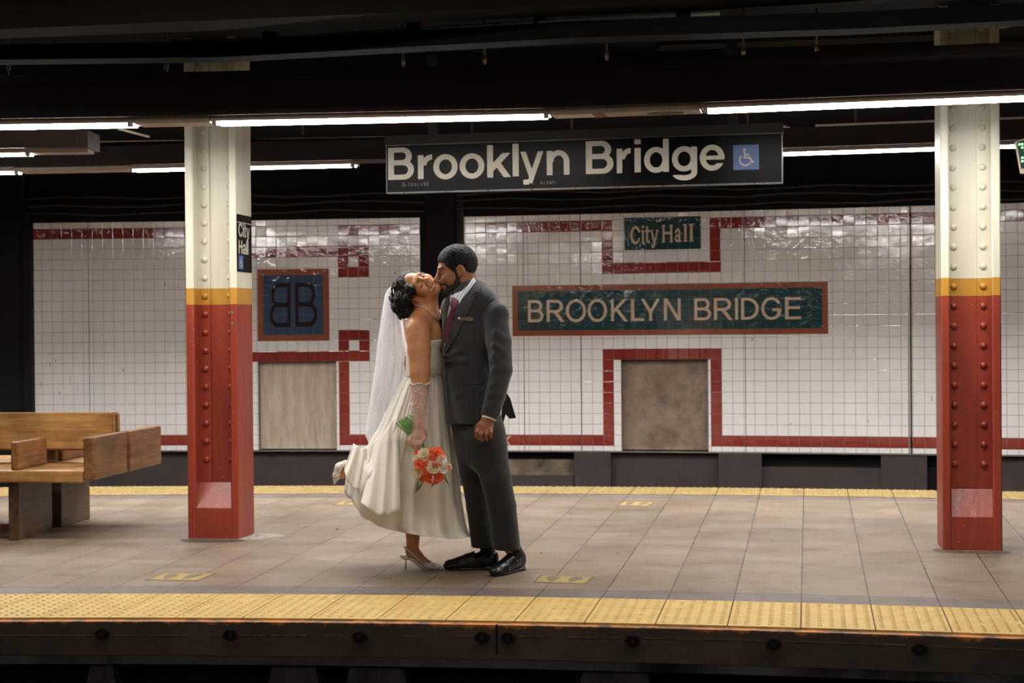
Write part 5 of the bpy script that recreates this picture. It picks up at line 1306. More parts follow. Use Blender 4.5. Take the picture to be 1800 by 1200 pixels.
# jacket
def jacket():
    S = Solid(.0045); tc = lambda u, v, d: Wp_(u, v, d)
    S.cone(tc(829, 552, -.02), tc(826, 600, -.025), .182, .176, .03, flat=nM, f=.66)
    S.cone(tc(826, 600, -.025), tc(825, 655, -.03), .176, .163, .03, flat=nM, f=.70)
    S.cone(tc(825, 655, -.03), tc(834, 775, -.055), .163, .178, .03, flat=nM, f=.74)
    S.cone(tc(827, 536, -.01) - aM * .135, tc(827, 536, -.01) + aM * .125, .062, .066, .05)
    S.cone(tc(816, 523, .02), tc(836, 517, .02), .055, .05, .035)
    # far shoulder and upper sleeve
    S.chain([tc(797, 545, .11), tc(789, 626, .23), tc(745, 629, .28)], [.064, .056, .046], k=.03)
    # near sleeve, bent slightly forward
    S.cone(tc(872, 560, -.185), tc(877, 600, -.22), .062, .064, .026); S.cone(tc(877, 600, -.22), tc(881, 650, -.25), .064, .057, .008)
    S.cone(tc(881, 650, -.25), tc(871, 695, -.275), .057, .051, .008); S.cone(tc(871, 695, -.275), tc(856, 748, -.30), .051, .045, .008)
    S.cone(tc(858, 533, -.12), tc(877, 549, -.19), .046, .048, .03)
    # creases of the sleeve and across the waist button
    for (a, b, da, r_) in (((872, 585), (893, 601), -0.266, 0.0096), ((869, 607), (893, 628), -0.286, 0.0088), ((868, 625), (886, 648), -0.292, 0.0072), ((868, 650), (890, 640), -0.299, 0.0080), ((864, 678), (886, 664), -0.312, 0.0080), ((862, 694), (880, 684), -0.316, 0.0064), ((856, 715), (874, 706), -0.324, 0.0048)):
        S.cone(tc(*a, da), tc(a[0] + (b[0] - a[0]) * .72, a[1] + (b[1] - a[1]) * .72, da + .014), r_, r_ * .4, .03)
    for (a, b, da, db) in (((786, 626), (812, 616), -.125, -.165), ((784, 634), (818, 634), -.125, -.175), ((806, 694), (838, 680), -.140, -.18)):
        S.cone(tc(*a, da), tc(*b, db), .009, .004, .03)
    hem = lambda p: np.array([0])
    # cuts: hem of the coat, end of the sleeves
    o = Wp_(836, 742, 0); S_n = np.array([.0, 0, -1.0])
    sl0, sl1 = Wp_(860, 733.5, -.30), (Wp_(849, 760, -.305) - Wp_(871, 695, -.275)); sl1 /= np.linalg.norm(sl1)
    def cutter(p):
        inarm = (np.linalg.norm((p - Wp_(860, 730, -.30)) * np.array([1, 1, .55]), axis=1) < .085) & (p[:, 1] < Y0 - .235)
        coat = (o - p) @ np.array([0, 0, 1.0]); arm = (p - sl0) @ sl1
        cf = np.where(p[:, 0] < o[0] - .13, coat + .0, coat)
        return np.where(inarm, arm, coat)
    S.cut(cutter)
    S.cut(lambda p: .034 - np.linalg.norm(p - Wp_(733, 632, .25), axis=1))
    # neck opening
    p, n = trace(S, [(868, 527), (858, 534), (851, 543), (845, 560), (845, 580), (850, 600), (854.5, 622), (856, 650)])
    for a, b in zip(p[:-1], p[1:]): S.cone(a, b, .0035, .0035, .007, mode='s')
    return S
JS = jacket(); coat = JS.mesh('jacket', SUIT, groom)
# shirt, tie, lapels laid over the chest
patch('shirt_front', [(795, 522), (800, 516), (812, 512), (823, 502), (828, 505), (818, 520), (808, 534), (800, 552), (792, 574), (786, 598), (782, 612), (781, 600), (783, 580), (788, 552), (791, 534)], JS, .0015, .002, SHIRTW, groom)
tie = patch('tie', [(799.5, 530), (806, 533), (804.5, 542), (801, 549), (797, 565), (791, 588), (785, 607), (782.5, 600), (783.5, 583), (788, 562), (794, 546), (796, 539)], JS, .005, .004, TIE, groom)
knot = patch('tie_knot', [(798.5, 523), (804, 526), (807.5, 532), (805, 540), (800.5, 545), (796, 541), (795.5, 533)], JS, .0075, .006, TIE, tie, smooth=3)
lapN = patch('lapel', [(834, 489), (846, 504), (843, 514), (841, 519), (836, 521), (834, 528), (826, 545), (812, 574), (798, 601), (785, 620), (783, 612), (790, 588), (799, 562), (807, 540), (817, 522), (828, 506)], JS, .0045, .004, SUIT, groom)
lapF = patch('lapel', [(783.5, 524), (790, 516), (796, 515), (795, 523), (790, 541), (785, 566), (781.5, 592), (781.5, 618), (779.5, 600), (779.5, 560), (781, 538)], JS, .003, .004, SUIT, groom)
notch = patch('lapel_notch', [(831.5, 518.2), (841.5, 515.0), (841.8, 516.6), (833, 520)], JS, .0085, .0008, BLACK, lapN, res=.8)
# shirt collar standing round the neck
def collar(S_, u0, pts_out, pts_in, name):
    pass
CS = Solid(.003)
CS.cone(Wp_(806, 527, .0), Wp_(824, 503, .01), .052, .060, .01); CS.cone(Wp_(798, 522, .03), Wp_(812, 500, .05), .05, .058, .02)
cax = (Wp_(826, 498, .02) - Wp_(806, 526, .02)); cax /= np.linalg.norm(cax); up_ = HM.t
CS.cut(lambda p: (p - Wp_(812, 508, .0)) @ np.array([-.50, .0, .866]) - .012)
CS.cut(lambda p: -((p - Wp_(812, 526, .0)) @ np.array([-.50, 0, .866])) - .012)
STRIPE = Mat('striped_shirt_cotton'); _t = STRIPE.n('ShaderNodeTexCoord'); _m = STRIPE.n('ShaderNodeMapping'); _m.inputs['Rotation'].default_value = (0, math.radians(-32), 0); STRIPE.l(_t.outputs['Object'], _m.inputs['Vector'])
_w = STRIPE.n('ShaderNodeTexWave', wave_type='BANDS', bands_direction='X'); _w.inputs['Scale'].default_value = 24; _w.inputs['Distortion'].default_value = 0; STRIPE.l(_m.outputs[0], _w.inputs['Vector'])
STRIPE.set(Base_Color=STRIPE.ramp(_w.outputs['Fac'], [(.12, lin((120, 108, 112))), (.3, lin((226, 228, 234)))]), Roughness=.8)
patch('collar', [(834.5, 491.5), (836.5, 496), (826, 512), (814.5, 527), (811.5, 533), (808, 529), (804.5, 524.5), (813, 515), (823, 504), (831, 493)], JS, .008, .0035, STRIPE.m, groom)
patch('collar', [(796, 518), (799.5, 523), (798, 532), (795, 537), (793.5, 530), (794, 523)], JS, .007, .003, SHIRTW, groom)
# pocket square, pocket welt, flap pocket, buttons
ps = patch('pocket_square', [(809, 562), (811, 557), (814, 560), (817, 556.5), (820, 560), (823, 556), (827, 559), (830, 556.5), (832, 561), (833, 564.5), (826, 564.5), (816, 563.5)], JS, .004, .006, cloth('patterned_silk', (150, 116, 92), .6, var=.2), groom, res=1.2)
patch('pocket_welt', [(807, 563), (834, 565), (834.5, 567), (807, 565.5)], JS, .002, .002, SUIT, groom, res=1.2)
patch('lapel_pin', [(808, 557.5), (811, 557.5), (811, 561), (808, 561)], JS, .0095, .003, PEARL, groom, res=.8)
patch('flap_pocket', [(809, 659), (852, 657), (852, 673), (840, 674.5), (816, 676), (811, 671)], JS, .001, .003, SUIT, groom)
patch('front_edge', [(780.5, 622), (783, 621), (785.5, 650), (788, 690), (792, 722), (798, 740), (794, 740), (788, 722), (783.5, 690), (780.5, 650)], JS, .0005, .004, SUIT, groom)
btn = patch('button', [(781.5, 626.5), (784.5, 625), (786, 628), (784, 631), (781.5, 630)], JS, .004, .003, BLACK, groom, res=.7)
for v in (713, 717.5, 722, 726): patch('cuff_button', [(878.6 + (713 - v) * .12, v), (880.6 + (713 - v) * .12, v), (880.6 + (713 - v) * .12, v + 2.2), (878.6 + (713 - v) * .12, v + 2.2)], JS, .001, .003, PEARL if False else SILVER, groom, res=.6)
# vent flap of the coat behind
mb = MB(); fl_ = [(889, 688), (897, 700), (907, 734.5), (896, 736), (889, 728), (885, 742), (880, 742), (884, 700)]
fp = [P(u, v, Y0 - .08) for u, v in fl_]; fq = [p + Vector((0, .008, 0)) for p in fp]; n_ = len(fp)
mb.add(fp + fq, [list(range(n_)), list(range(n_, 2 * n_))[::-1]] + [(i, (i + 1) % n_, n_ + (i + 1) % n_, n_ + i) for i in range(n_)]); mb.build('vent_flap', SUIT, groom)
# shirt cuff
CU = Solid(.003); CU.cone(Wp_(866, 715, -.292), Wp_(856, 747, -.301), .040, .038, .004)
CU.cut(lambda p: (p - Wp_(859.5, 737, -.30)) @ sl_d); 
sl_d = (Wp_(856, 748, -.30) - Wp_(871, 695, -.275)); sl_d /= np.linalg.norm(sl_d)
CU.cut(lambda p: -((p - Wp_(861, 730, -.30)) @ sl_d)); CU.mesh('shirt_cuff', SHIRTW, groom)
mb = MB(); rc = V3(Wp_(853.6, 764.5, -.332)); n_ = 14
mb.tube([Vector(rc) + Vector((.0115 * math.cos(a), .011 * math.sin(a), 0)) for a in np.linspace(0, 2 * math.pi, n_)], .0016, 6); mb.build('ring', GOLD, groom)
# trousers
def trousers():
    S = Solid(.0045)
    S.cone(Wp_(838, 725, -.045), Wp_(842, 775, -.06), .150, .150, .03, flat=nM, f=.72)
    S.chain([Wp_(853, 765, -.11), Wp_(871, 838, -.13), Wp_(882, 890, -.09), Wp_(896, 1000, .02)], [.098, .080, .074, .069], k=.05, kk=.01)
    S.chain([Wp_(830, 765, .01), Wp_(836, 838, .045), Wp_(842, 890, .06), Wp_(852.5, 1000, .07)], [.092, .074, .066, .056], k=.05, kk=.01)
    for (a, b, d0) in (((868, 822), (886, 834), -.196), ((866, 836), (882, 831), -.196), ((860, 800), (876, 806), -.195), ((874, 852), (890, 862), -.180), ((834, 862), (842, 872), -.012)):
        S.cone(Wp_(*a, d0), Wp_(*b, d0 + .016), .009, .003, .024)
    S.cone(Wp_(879, 890, -.160), Wp_(889, 975, -.062), .004, .006, .016)
    S.plane(Wp_(895, 971, -.15), (0.0, 0, -1)); S.plane(Wp_(838, 728, 0), (0, 0, 1)); return S
trousers().mesh('trousers', TROU, groom)
# socks
for cuff, sh in ((Wp_(855, 950, .07), FAR_SHOE), (Wp_(895, 950, .0), NEAR_SHOE)):
    S = Solid(.003); S.cone(cuff, shoe_pt(sh, .18, .085), .043, .036, .004); S.cone(shoe_pt(sh, .18, .07), shoe_pt(sh, .40, .060), .034, .028, .02); S.mesh('sock', SOCK, groom)
# loafers
def loafer(toe, heel, gz, label):
    """toe, heel: ground points; a shoe of their length"""
    toe, heel = V3(toe), V3(heel); L = np.linalg.norm(toe - heel); f = (toe - heel) / L; sd = np.array([-f[1], f[0], 0])
    Q = lambda x, y, z: heel + f * x * L + sd * y + np.array([0, 0, z])
    S = Solid(.003)
    S.chain([Q(.12, 0, .046), Q(.40, 0, .044), Q(.68, 0, .030), Q(.885, 0, .024)], [.036, .035, .039, .029], k=.01, kk=.01)
    S.cone(Q(.115, 0, .075), Q(.34, 0, .072), .033, .034, .02)
    S.cone(Q(.34, 0, .070), Q(.56, 0, .058), .034, .026, .02)
    S.ell(Q(.87, 0, .021), (.036, .036, .019), None, .015)
    S.plane(Q(0, 0, .012), (0, 0, -1))
    S.cut(lambda p: np.minimum((p - heel) @ np.array([0, 0, 1.0]) + .09 * ((p - heel) @ f) / L - .098, .43 * L - (p - heel) @ f))
    root = S.mesh('loafer', BLK_LEATHER, groom)
    T = Solid(.003); T.chain([Q(.12, 0, .006), Q(.42, 0, .006), Q(.68, 0, .004), Q(.885, 0, .004)], [.035, .030, .040, .029], k=.01, kk=.01)
    T.plane(Q(0, 0, .013), (0, 0, 1)); T.plane(Q(0, 0, .003 if True else 0), (0, 0, -1)); T.mesh('sole', BLK_LEATHER, root)
    T = Solid(.003); T.cone(Q(.11, 0, .0), Q(.20, 0, .0), .035, .034, .004); T.plane(Q(0, 0, .02), (0, 0, 1)); T.plane(Q(0, 0, .001), (0, 0, -1)); T.mesh('heel', BLK_LEATHER, root)
    # tongue seam and horse-bit strap
    mb = MB(); arc = [Q(.60 + .0 * a, .036 * math.sin(a), .034 + .036 * math.cos(a)) for a in np.linspace(-1.25, 1.25, 9)]
    mb.tube([Vector(p) for p in arc], .0055, 6); mb.build('strap', BLK_LEATHER, root)
    mb = MB(); arc = [Q(.585, .026 * math.sin(a), .038 + .038 * math.cos(a)) for a in np.linspace(-.8, .8, 7)]; mb.tube([Vector(p) for p in arc], .0028, 6)
    for sg in (-1, 1):
        c = Q(.585, sg * .020, .070); mb.tube([Vector(c + f * .008 * math.cos(a) + sd * .006 * math.sin(a) + np.array([0, 0, -.004 * sg * math.sin(a)])) for a in np.linspace(0, 2 * math.pi, 10)], .002, 6)
    mb.build('horse_bit', SILVER, root); return root
g = lambda u, v: G(u, v, 0)
loafer(FAR_SHOE[0], FAR_SHOE[1], 0, '')
loafer(NEAR_SHOE[0], NEAR_SHOE[1], 0, '')
tag(groom, 'man in charcoal suit and burgundy tie bending to kiss the bride', 'person')

# ----------------------------------------------------------------- BRIDE
bride = empty('person', P(742, 1001, Y0 + .10))
HB = Frame(Wp_(736, 506.5, .06), (.177, -.84, .51), (-.945, 0, .327), .93)
BRIDE_FINGERS = [[Wp_(*k, -.224), Wp_(*m, -.246), Wp_(*t, -.238), Wp_(t[0] + 4.5, t[1] + .5, -.214)] for k, m, t in (((722.5, 767), (719.5, 773.5), (721, 780)), ((728, 770), (724.5, 778), (725.5, 785.5)), ((735, 772), (730.5, 781.5), (731, 789.5)), ((742, 772.5), (737.5, 780), (737.5, 787)))]
def build_bride():
    S = Solid(.004); add_head(S, HB, True)
    S.cone(HB(-.03, -.005, -.045), Wp_(752, 556, .07), .048, .052, .03)
    S.cone(HB(.0, .01, -.06), Wp_(757, 556, .06), .040, .046, .03)
    # shoulders, back, chest
    S.cone(Wp_(733, 574, -.055), Wp_(750, 560, .08), .056, .05, .04); S.cone(Wp_(750, 560, .08), Wp_(769, 563, .19), .05, .050, .04); S.cone(Wp_(768, 560, .17), Wp_(772, 575, .16), .045, .05, .03)
    S.cone(Wp_(742, 582, .08), Wp_(747, 645, .08), .132, .115, .03, flat=(1, 0, 0), f=.64)
    S.cone(Wp_(728, 575, .0), Wp_(731, 600, .0), .045, .045, .03)
    S.cone(Wp_(763, 584, .03), Wp_(765, 592, .03), .040, .042, .03); S.cone(Wp_(764, 584, .14), Wp_(766, 592, .14), .040, .042, .03)
    S.cone(Wp_(747, 645, .08), Wp_(744, 720, .09), .115, .135, .03, flat=(1, 0, 0), f=.78)
    # near arm
    S.chain([Wp_(735, 582, -.08), Wp_(737, 615, -.105), Wp_(738.5, 655, -.135)], [.063, .060, .051], k=.025)
    S.chain([Wp_(738.5, 655, -.135), Wp_(738.5, 690, -.165), Wp_(737.5, 743, -.205)], [.049, .041, .027], k=.02)
    # near hand round the stems
    S.cone(Wp_(737, 748, -.208), Wp_(734, 766, -.215), .026, .034, .012, flat=(.2, 1, 0), f=.58)
    S.cone(Wp_(725, 769, -.222), Wp_(743, 771, -.218), .014, .013, .012)
    for q in BRIDE_FINGERS: finger(S, q, .0098, .0076, .003)
    finger(S, [Wp_(745, 754, -.20), Wp_(747.5, 764, -.195), Wp_(744, 774, -.19), Wp_(739, 780, -.19)], .012, .009, .008)
    # far arm round his shoulders is hidden: upper arm and forearm
    S.chain([Wp_(768, 580, .20), Wp_(800, 600, .26), Wp_(835, 565, .22)], [.048, .042, .03], k=.025)
    # standing leg and foot
    S.chain([Wp_(744, 715, .04), Wp_(732, 830, .08), Wp_(727, 900, .10), Wp_(725.5, 955, .10), Wp_(725, 968, .105)], [.09, .055, .052, .033, .030], k=.04)
    S.cone(Wp_(722, 968, .105), Wp_(722, 975, .105), .030, .024, .01); S.chain([Wp_(726, 966, .105), Wp_(742, 984, .10), Wp_(762, 995, .098)], [.029, .022, .014], k=.01)
    # lifted leg
    S.chain([Wp_(742, 715, .12), Wp_(708, 822, .16), Wp_(640, 826, .20), Wp_(616, 824, .20)], [.09, .055, .048, .033], k=.04)
    S.cone(Wp_(614, 824, .20), Wp_(602, 835, .20), .027, .020, .01)
    S.mesh('body', [SKIN_W], bride); return S
BS = build_bride()
_hw = Solid(.0035); add_head(_hw, HB, True)
# face
patch('eyebrow', [(732.3, 497.0), (734.5, 491.0), (737.5, 487.5), (738.1, 488.5), (735.7, 492.0), (733.8, 497.5)], _hw, .0005, .001, BROW, bride, res=.6)
patch('eyebrow', [(735.0, 481.7), (738.0, 481.1), (741.3, 483.1), (740.9, 484.1), (737.9, 482.5), (735.3, 482.9)], _hw, .0005, .001, BROW, bride, res=.6)
patch('eyelashes', [(737.7, 506.3), (740.7, 503.3), (741.7, 499.5), (742.6, 499.7), (741.9, 504.1), (738.7, 507.5)], _hw, .0008, .001, LASHES, bride, res=.5)
patch('eyelashes', [(743.1, 488.1), (744.8, 485.7), (744.5, 483.4), (745.5, 483.1), (745.9, 486.1), (744.1, 488.9)], _hw, .0008, .001, LASHES, bride, res=.5)
lips = patch('lips', [(754.1, 511.1), (757.3, 505.5), (759.5, 500.1), (762.7, 496.1), (766.1, 499.1), (765.7, 503.7), (762.9, 508.7), (758.5, 513.1), (755.5, 513.7)], _hw, .0012, .0018, LIPS_W, bride, res=.7, smooth=3)
patch('teeth', [(755.8, 511.3), (758.8, 506.5), (760.9, 501.7), (762.8, 498.5), (763.9, 500.1), (762.5, 504.5), (759.9, 509.1), (756.9, 512.1)], _hw, .0026, .0012, TEETH, lips, res=.5, smooth=2)
# hair: parted, pulled back into a soft low bun
HS = Solid(.0035)
def hairline(p):
    q = HB.inv(p); x, y, z = q.T; lim = .062 - .018 * np.cos(y * 26) * 0 - 1.1 * np.maximum(0, .052 - z) ** 1.0
    a = x - np.where(z > .0, .048 + .25 * np.minimum(z, .07), .048 + 1.3 * z) ; ear = .036 - np.linalg.norm((q - np.array([-.004, .085, -.014])) * np.array([1, .7, 1]), axis=1); return np.maximum(np.maximum(a, -.075 - z), ear) * HB.sc
capn = wave(120, .004, 5)
HS._add(lambda p: _hw.eval(p) - np.sqrt(np.clip(-hairline(p) / .02, 0, 1)) * (.011 + capn(p) * .5) - .0006, *bx(HB), .001, 'u'); HS.cut(hairline)
HS.mesh('hair', HAIRB.m, bride)
BU = Solid(.0035); nz = wave(190, .006, 7)
def lump(c, r):
    c = V3(c); BU._add(lambda p, c=c, r=r: np.linalg.norm((p - c), axis=1) - r - nz(p), c - r - .03, c + r + .03, .012, 'u')
for (u, v, d, r) in ((706, 505, .05, .052), (708, 524, .02, .050), (703, 538, .05, .044), (714, 543, .04, .038), (708, 550, .05, .026), (698, 518, .07, .034), (713, 524, -.02, .030), (719, 508, -.035, .028), (703, 556, .045, .012), (713, 554, .03, .014), (696, 528, .06, .03)): lump(Wp_(u, v, d), r)
BU.cut(lambda p: .036 - np.linalg.norm((HB.inv(p) - np.array([-.004, .085, -.014])) * np.array([1, .5, 1]), axis=1)); BU.mesh('hair_bun', HAIRB.m, bride)
# ear stud, necklace
p, n = trace(_hw, [(734, 534)]); mb = MB(); mb.ball(Vector(p[0] + n[0] * .003), .0035, nu=8, nv=6); mb.build('earring', PEARL, bride)
mb = MB(); key = np.array([(727, 535), (737, 537.5), (747, 542), (757, 549.5), (765, 556.5), (771, 561)], float); tt = np.linspace(0, 1, 34)
seg = np.linspace(0, 1, len(key)); uv = np.stack([np.interp(tt, seg, key[:, 0]), np.interp(tt, seg, key[:, 1])], 1)
p, n = trace(BS, uv)
for a, b in zip(p, n): mb.ball(Vector(a + b * .0025), .0029, nu=8, nv=5)
key = np.array([(766.5, 540), (768, 546), (770.5, 553), (773.5, 559)], float); tt = np.linspace(0, 1, 13); seg = np.linspace(0, 1, len(key)); p, n = trace(BS, np.stack([np.interp(tt, seg, key[:, 0]), np.interp(tt, seg, key[:, 1])], 1))
for a, b in zip(p, n): mb.ball(Vector(a + b * .0025), .0029, nu=8, nv=5)
tag(mb.build('necklace', PEARL, bride), 'pearl necklace')
for q in ([(750.7, 495.1), (752.1, 494.1), (752.9, 495.5), (751.5, 496.7)], [(748.9, 500.9), (750.7, 499.7), (751.7, 501.3), (749.9, 502.7)]): patch('nostril', q, _hw, .0002, .0006, MOUTH, bride, res=.4)
# bodice
def bodice():
    S = Solid(.004); o = .006
    S.cone(Wp_(744, 590, .08), Wp_(747, 645, .08), .132 + o, .118 + o, .03, flat=(1, 0, 0), f=.64)
    S.cone(Wp_(764, 586, .03), Wp_(766, 596, .03), .042 + o, .044 + o, .03); S.cone(Wp_(765, 586, .14), Wp_(767, 596, .14), .042 + o, .044 + o, .03)
    S.cone(Wp_(747, 640, .08), Wp_(746, 665, .08), .119 + o, .121 + o, .03, flat=(1, 0, 0), f=.80)
    a, b = Wp_(715, 604, 0), Wp_(778, 596, 0); d = b - a; nn = np.array([-d[2], 0, d[0]]); S.plane(a, nn); S.plane(Wp_(746, 661, 0), (0, 0, -1)); return S
bod = bodice().mesh('bodice', SATIN, bride)
mb = MB(); ring = [P(747 + 33.5 * math.cos(a), 655.5 + .5 * math.cos(a), Y0 + .08 + .129 * math.sin(a)) for a in np.linspace(0, 2 * math.pi, 40)]
mb.tube(ring, .0042, 6, caps=False)
mb.build('waistband', SATIN, bride)
# skirt: gathered satin, caught up at the left by the lifted leg
def skirt():
    T = [0, .12, .28, .44, .58, .66, .75, .87, 1.0]
    Lx = [(716, 655), (703, 676), (685, 712), (667, 750), (647, 782), (625, 783), (611, 803), (606.5, 838), (618, 876)]
    Rx = [(779, 656), (783, 686), (789, 728), (797, 775), (804, 812), (808, 835), (813, 862), (820, 902), (828, 942)]
    Bd = [.125, .150, .182, .210, .232, .245, .258, .27, .28]; Sg = [3, 8, 15, 22, 30, 38, 42, 42, 36]
    hemF = np.array([(618, 876), (628, 893), (640, 908), (665, 924), (690, 931), (712, 936), (730, 939), (745, 941), (772, 942), (790, 946), (812, 945), (828, 942)], float)
    hemB = np.array([(618, 876), (628, 892), (640, 908), (665, 924), (710, 935), (760, 938), (828, 940)], float)
    NT, NP = 110, 260; vs = []; tt = np.linspace(0, 1, NT); ph = np.linspace(0, 2 * math.pi, NP, endpoint=False)
    ip = lambda t, arr: np.interp(t, T, arr)
    for t in tt:
        L = np.array([ip(t, [q[0] for q in Lx]), ip(t, [q[1] for q in Lx])]); R = np.array([ip(t, [q[0] for q in Rx]), ip(t, [q[1] for q in Rx])]); b = ip(t, Bd); sg = ip(t, Sg)
        for f in ph:
            c, s_ = math.cos(f), math.sin(f); front = s_ >= 0
            u = (L[0] + R[0]) / 2 - c * (R[0] - L[0]) / 2; w = (u - L[0]) / max(1e-6, R[0] - L[0]); v = L[1] * (1 - w) + R[1] * w + sg * abs(s_) ** .9
            hm = np.interp(u, hemF[:, 0], hemF[:, 1]) if front else np.interp(u, hemB[:, 0], hemB[:, 1])
            bl_ = np.clip((t - .55) / .45, 0, 1) ** 1.4; v = v * (1 - bl_) + (hm * 1.0) * bl_ if t < 1 else hm
            # gathers: fine at the waist, broad and deeper towards the hem
            g1 = math.sin(15 * f + 1.1 * math.sin(2 * f) + 2.2 * t); g2 = math.sin(8 * f + 2.6 * t + 1.3 * math.sin(3 * f + 1)); g3 = math.sin(41 * f + 2 * math.sin(5 * f))
            g1 = abs(g1) ** 1.3 * (1 if g1 > 0 else -1)
            amp = .004 * (1 - t) * g3 + (.006 + .016 * t) * g1 * .75 + (.002 + .028 * t * (.4 + .6 * (1 - w))) * g2
            dd = -s_ * b - amp * s_; uu = u - c * amp / PX * .55 * (0 if t > .97 else 1) * (.4 + .6 * abs(s_))
            # billow of the caught-up side towards the camera
            if front: dd -= .06 * math.exp(-((u - 650) / 38) ** 2 - ((v - 850) / 55) ** 2)
            vs.append(P(uu, v, Y0 + .085 + dd))
    fs = [(i * NP + k, i * NP + (k + 1) % NP, (i + 1) * NP + (k + 1) % NP, (i + 1) * NP + k) for i in range(NT - 1) for k in range(NP)]
    o = mesh_obj('skirt', vs, fs, SATIN, bride, smooth=True)
    md = o.modifiers.new('cloth', 'SOLIDIFY'); md.thickness = .003; md.offset = 0
    return o
skirt()
# ruffled tuck where the skirt is blown up behind
def ruffle(name, top, bot, d0, amp, n, ph=0.0):
    NT, NS = 26, 90; vs = []; top, bot = np.array(top, float), np.array(bot, float); w0 = np.linspace(0, 1, len(top)); w1 = np.linspace(0, 1, len(bot))
    for i in range(NT):
        t = i / (NT - 1)
        for k in range(NS):
            s_ = k / (NS - 1); a = np.array([np.interp(s_, w0, top[:, 0]), np.interp(s_, w0, top[:, 1])]); b = np.array([np.interp(s_, w1, bot[:, 0]), np.interp(s_, w1, bot[:, 1])])
            q = a * (1 - t) + b * t; wv = math.sin(n * 2 * math.pi * s_ + ph + 1.2 * t) * amp * (.35 + .65 * t)
            vs.append(P(q[0], q[1], Y0 + d0[0] * (1 - t) + d0[1] * t + wv - .03 * math.sin(math.pi * s_)))
    fs = [(i * NS + k, i * NS + k + 1, (i + 1) * NS + k + 1, (i + 1) * NS + k) for i in range(NT - 1) for k in range(NS - 1)]
    o = mesh_obj(name, vs, fs, SATIN, bride, smooth=True); md = o.modifiers.new('cloth', 'SOLIDIFY'); md.thickness = .003; return o
ruffle('skirt_fold', [(621, 779), (627, 783), (635, 788), (643, 787), (652, 782), (664, 770)], [(605, 824), (610, 844), (622, 858), (638, 861), (650, 852), (660, 836)], (.02, -.12), .024, 3.6)
ruffle('skirt_fold', [(662, 782), (668, 772), (678, 757), (690, 738), (700, 724)], [(634, 884), (646, 893), (658, 901), (667, 908), (674, 903), (682, 907), (690, 900), (703, 897)], (-.03, -.285), .016, 2.7, 1.0)
# veil
def veil():
    Lp = np.array([(688, 503.5), (681, 509), (676, 520), (669, 563), (663, 605), (660, 640), (652, 693), (644, 747), (642, 765), (649, 781)], float)
    Rp = np.array([(690, 504), (694, 512), (697, 530), (705, 563), (710, 595), (717, 622), (716, 650), (706, 700), (694, 745), (686, 765), (680, 784)], float)
    NT, NS = 90, 70; vs = []
    l_ = np.linspace(0, 1, len(Lp)); r_ = np.linspace(0, 1, len(Rp))
    for i in range(NT):
        t = i / (NT - 1); a = np.array([np.interp(t, l_, Lp[:, 0]), np.interp(t, l_, Lp[:, 1])]); b = np.array([np.interp(t, r_, Rp[:, 0]), np.interp(t, r_, Rp[:, 1])])
        for k in range(NS):
            s_ = k / (NS - 1); q = a * (1 - s_) + b * s_
            wv = .014 * (.3 + .7 * t) * math.sin(26 * s_ + 2.2 * t + 1.5 * math.sin(4 * s_)) + .006 * math.sin(58 * s_ + 3 * t)
            vs.append(P(q[0], q[1], Y0 + .11 + .05 * t + wv + .05 * (2 * s_ - 1) ** 2 - .03))
    fs = [(i * NS + k, i * NS + k + 1, (i + 1) * NS + k + 1, (i + 1) * NS + k) for i in range(NT - 1) for k in range(NS - 1)]
    o = mesh_obj('veil', vs, fs, VEILM, bride, smooth=True)
    # second layer of tulle behind
    o2 = mesh_obj('veil_layer', [Vector(v) + Vector((.004 + .03 * (i % NS) / NS * 0, .05, 0)) for i, v in enumerate(vs)], fs, VEILM, o, smooth=True)
    mb = MB(); rnd = random.Random(12)
    for _ in range(70):
        i, k = int(NT * (.12 + .86 * rnd.random())), int(NS * (.08 + .86 * rnd.random())); mb.ball(Vector(vs[min(i, NT - 1) * NS + min(k, NS - 1)]) + Vector((0, -.002, 0)), .0028, nu=6, nv=4)
    mb.build('veil_pearls', PEARL, o)['kind'] = 'stuff'
    mb = MB(); mb.tube([P(692, 508, Y0 + .03), P(694, 518, Y0 + .02), P(695, 528, Y0 + .03)], .006, 8); mb.build('hair_comb', SILVER, o)
    return o
veil()
# sheer glove
GL = Solid(.003); o = .0045
GL.chain([Wp_(738.5, 672, -.150), Wp_(738.5, 690, -.165), Wp_(737.5, 743, -.205)], [.045 + o, .042 + o, .029 + o], k=.01)
GL.cone(Wp_(737, 748, -.208), Wp_(734, 768, -.216), .027 + o, .034 + o, .012, flat=(.2, 1, 0), f=.64)
for v, r in ((700, .046), (712, .043), (723, .040), (733, .037), (741, .034), (747, .034)): GL.cone(Wp_(733, v, -.165 - (v - 690) * .0007), Wp_(744, v + 4, -.167 - (v - 690) * .0007), r * .84, r * .82, .006)
GL.cone(Wp_(725, 769, -.222), Wp_(743, 771, -.218), .0165, .0155, .012)
for q in BRIDE_FINGERS: finger(GL, q, .0118, .0096, .003)
GL.plane(Wp_(738, 674, -.15), (0, 0, 1)); glv = GL.mesh('glove', GLOVEM, bride)
mb = MB()
for k in range(26):
    a = 2 * math.pi * k / 26; c = P(738.5, 674.5 + 1.2 * math.sin(5 * a), Y0 - .152); mb.ball(c + Vector((.050 * math.cos(a), .050 * math.sin(a), 0)), .0065, nu=7, nv=5, sc=(1, 1, .8))
mb.build('ruffled_cuff', CREAML, glv)
mb = MB(); rnd = random.Random(6); uv = [(728 + 19 * rnd.random(), 678 + 48 * rnd.random()) for _ in range(34)]; p, n = trace(GL, uv)
for a, b in zip(p, n): mb.ball(Vector(a + b * .001), .0030, nu=7, nv=5)
mb.build('glove_pearls', PEARL, glv)
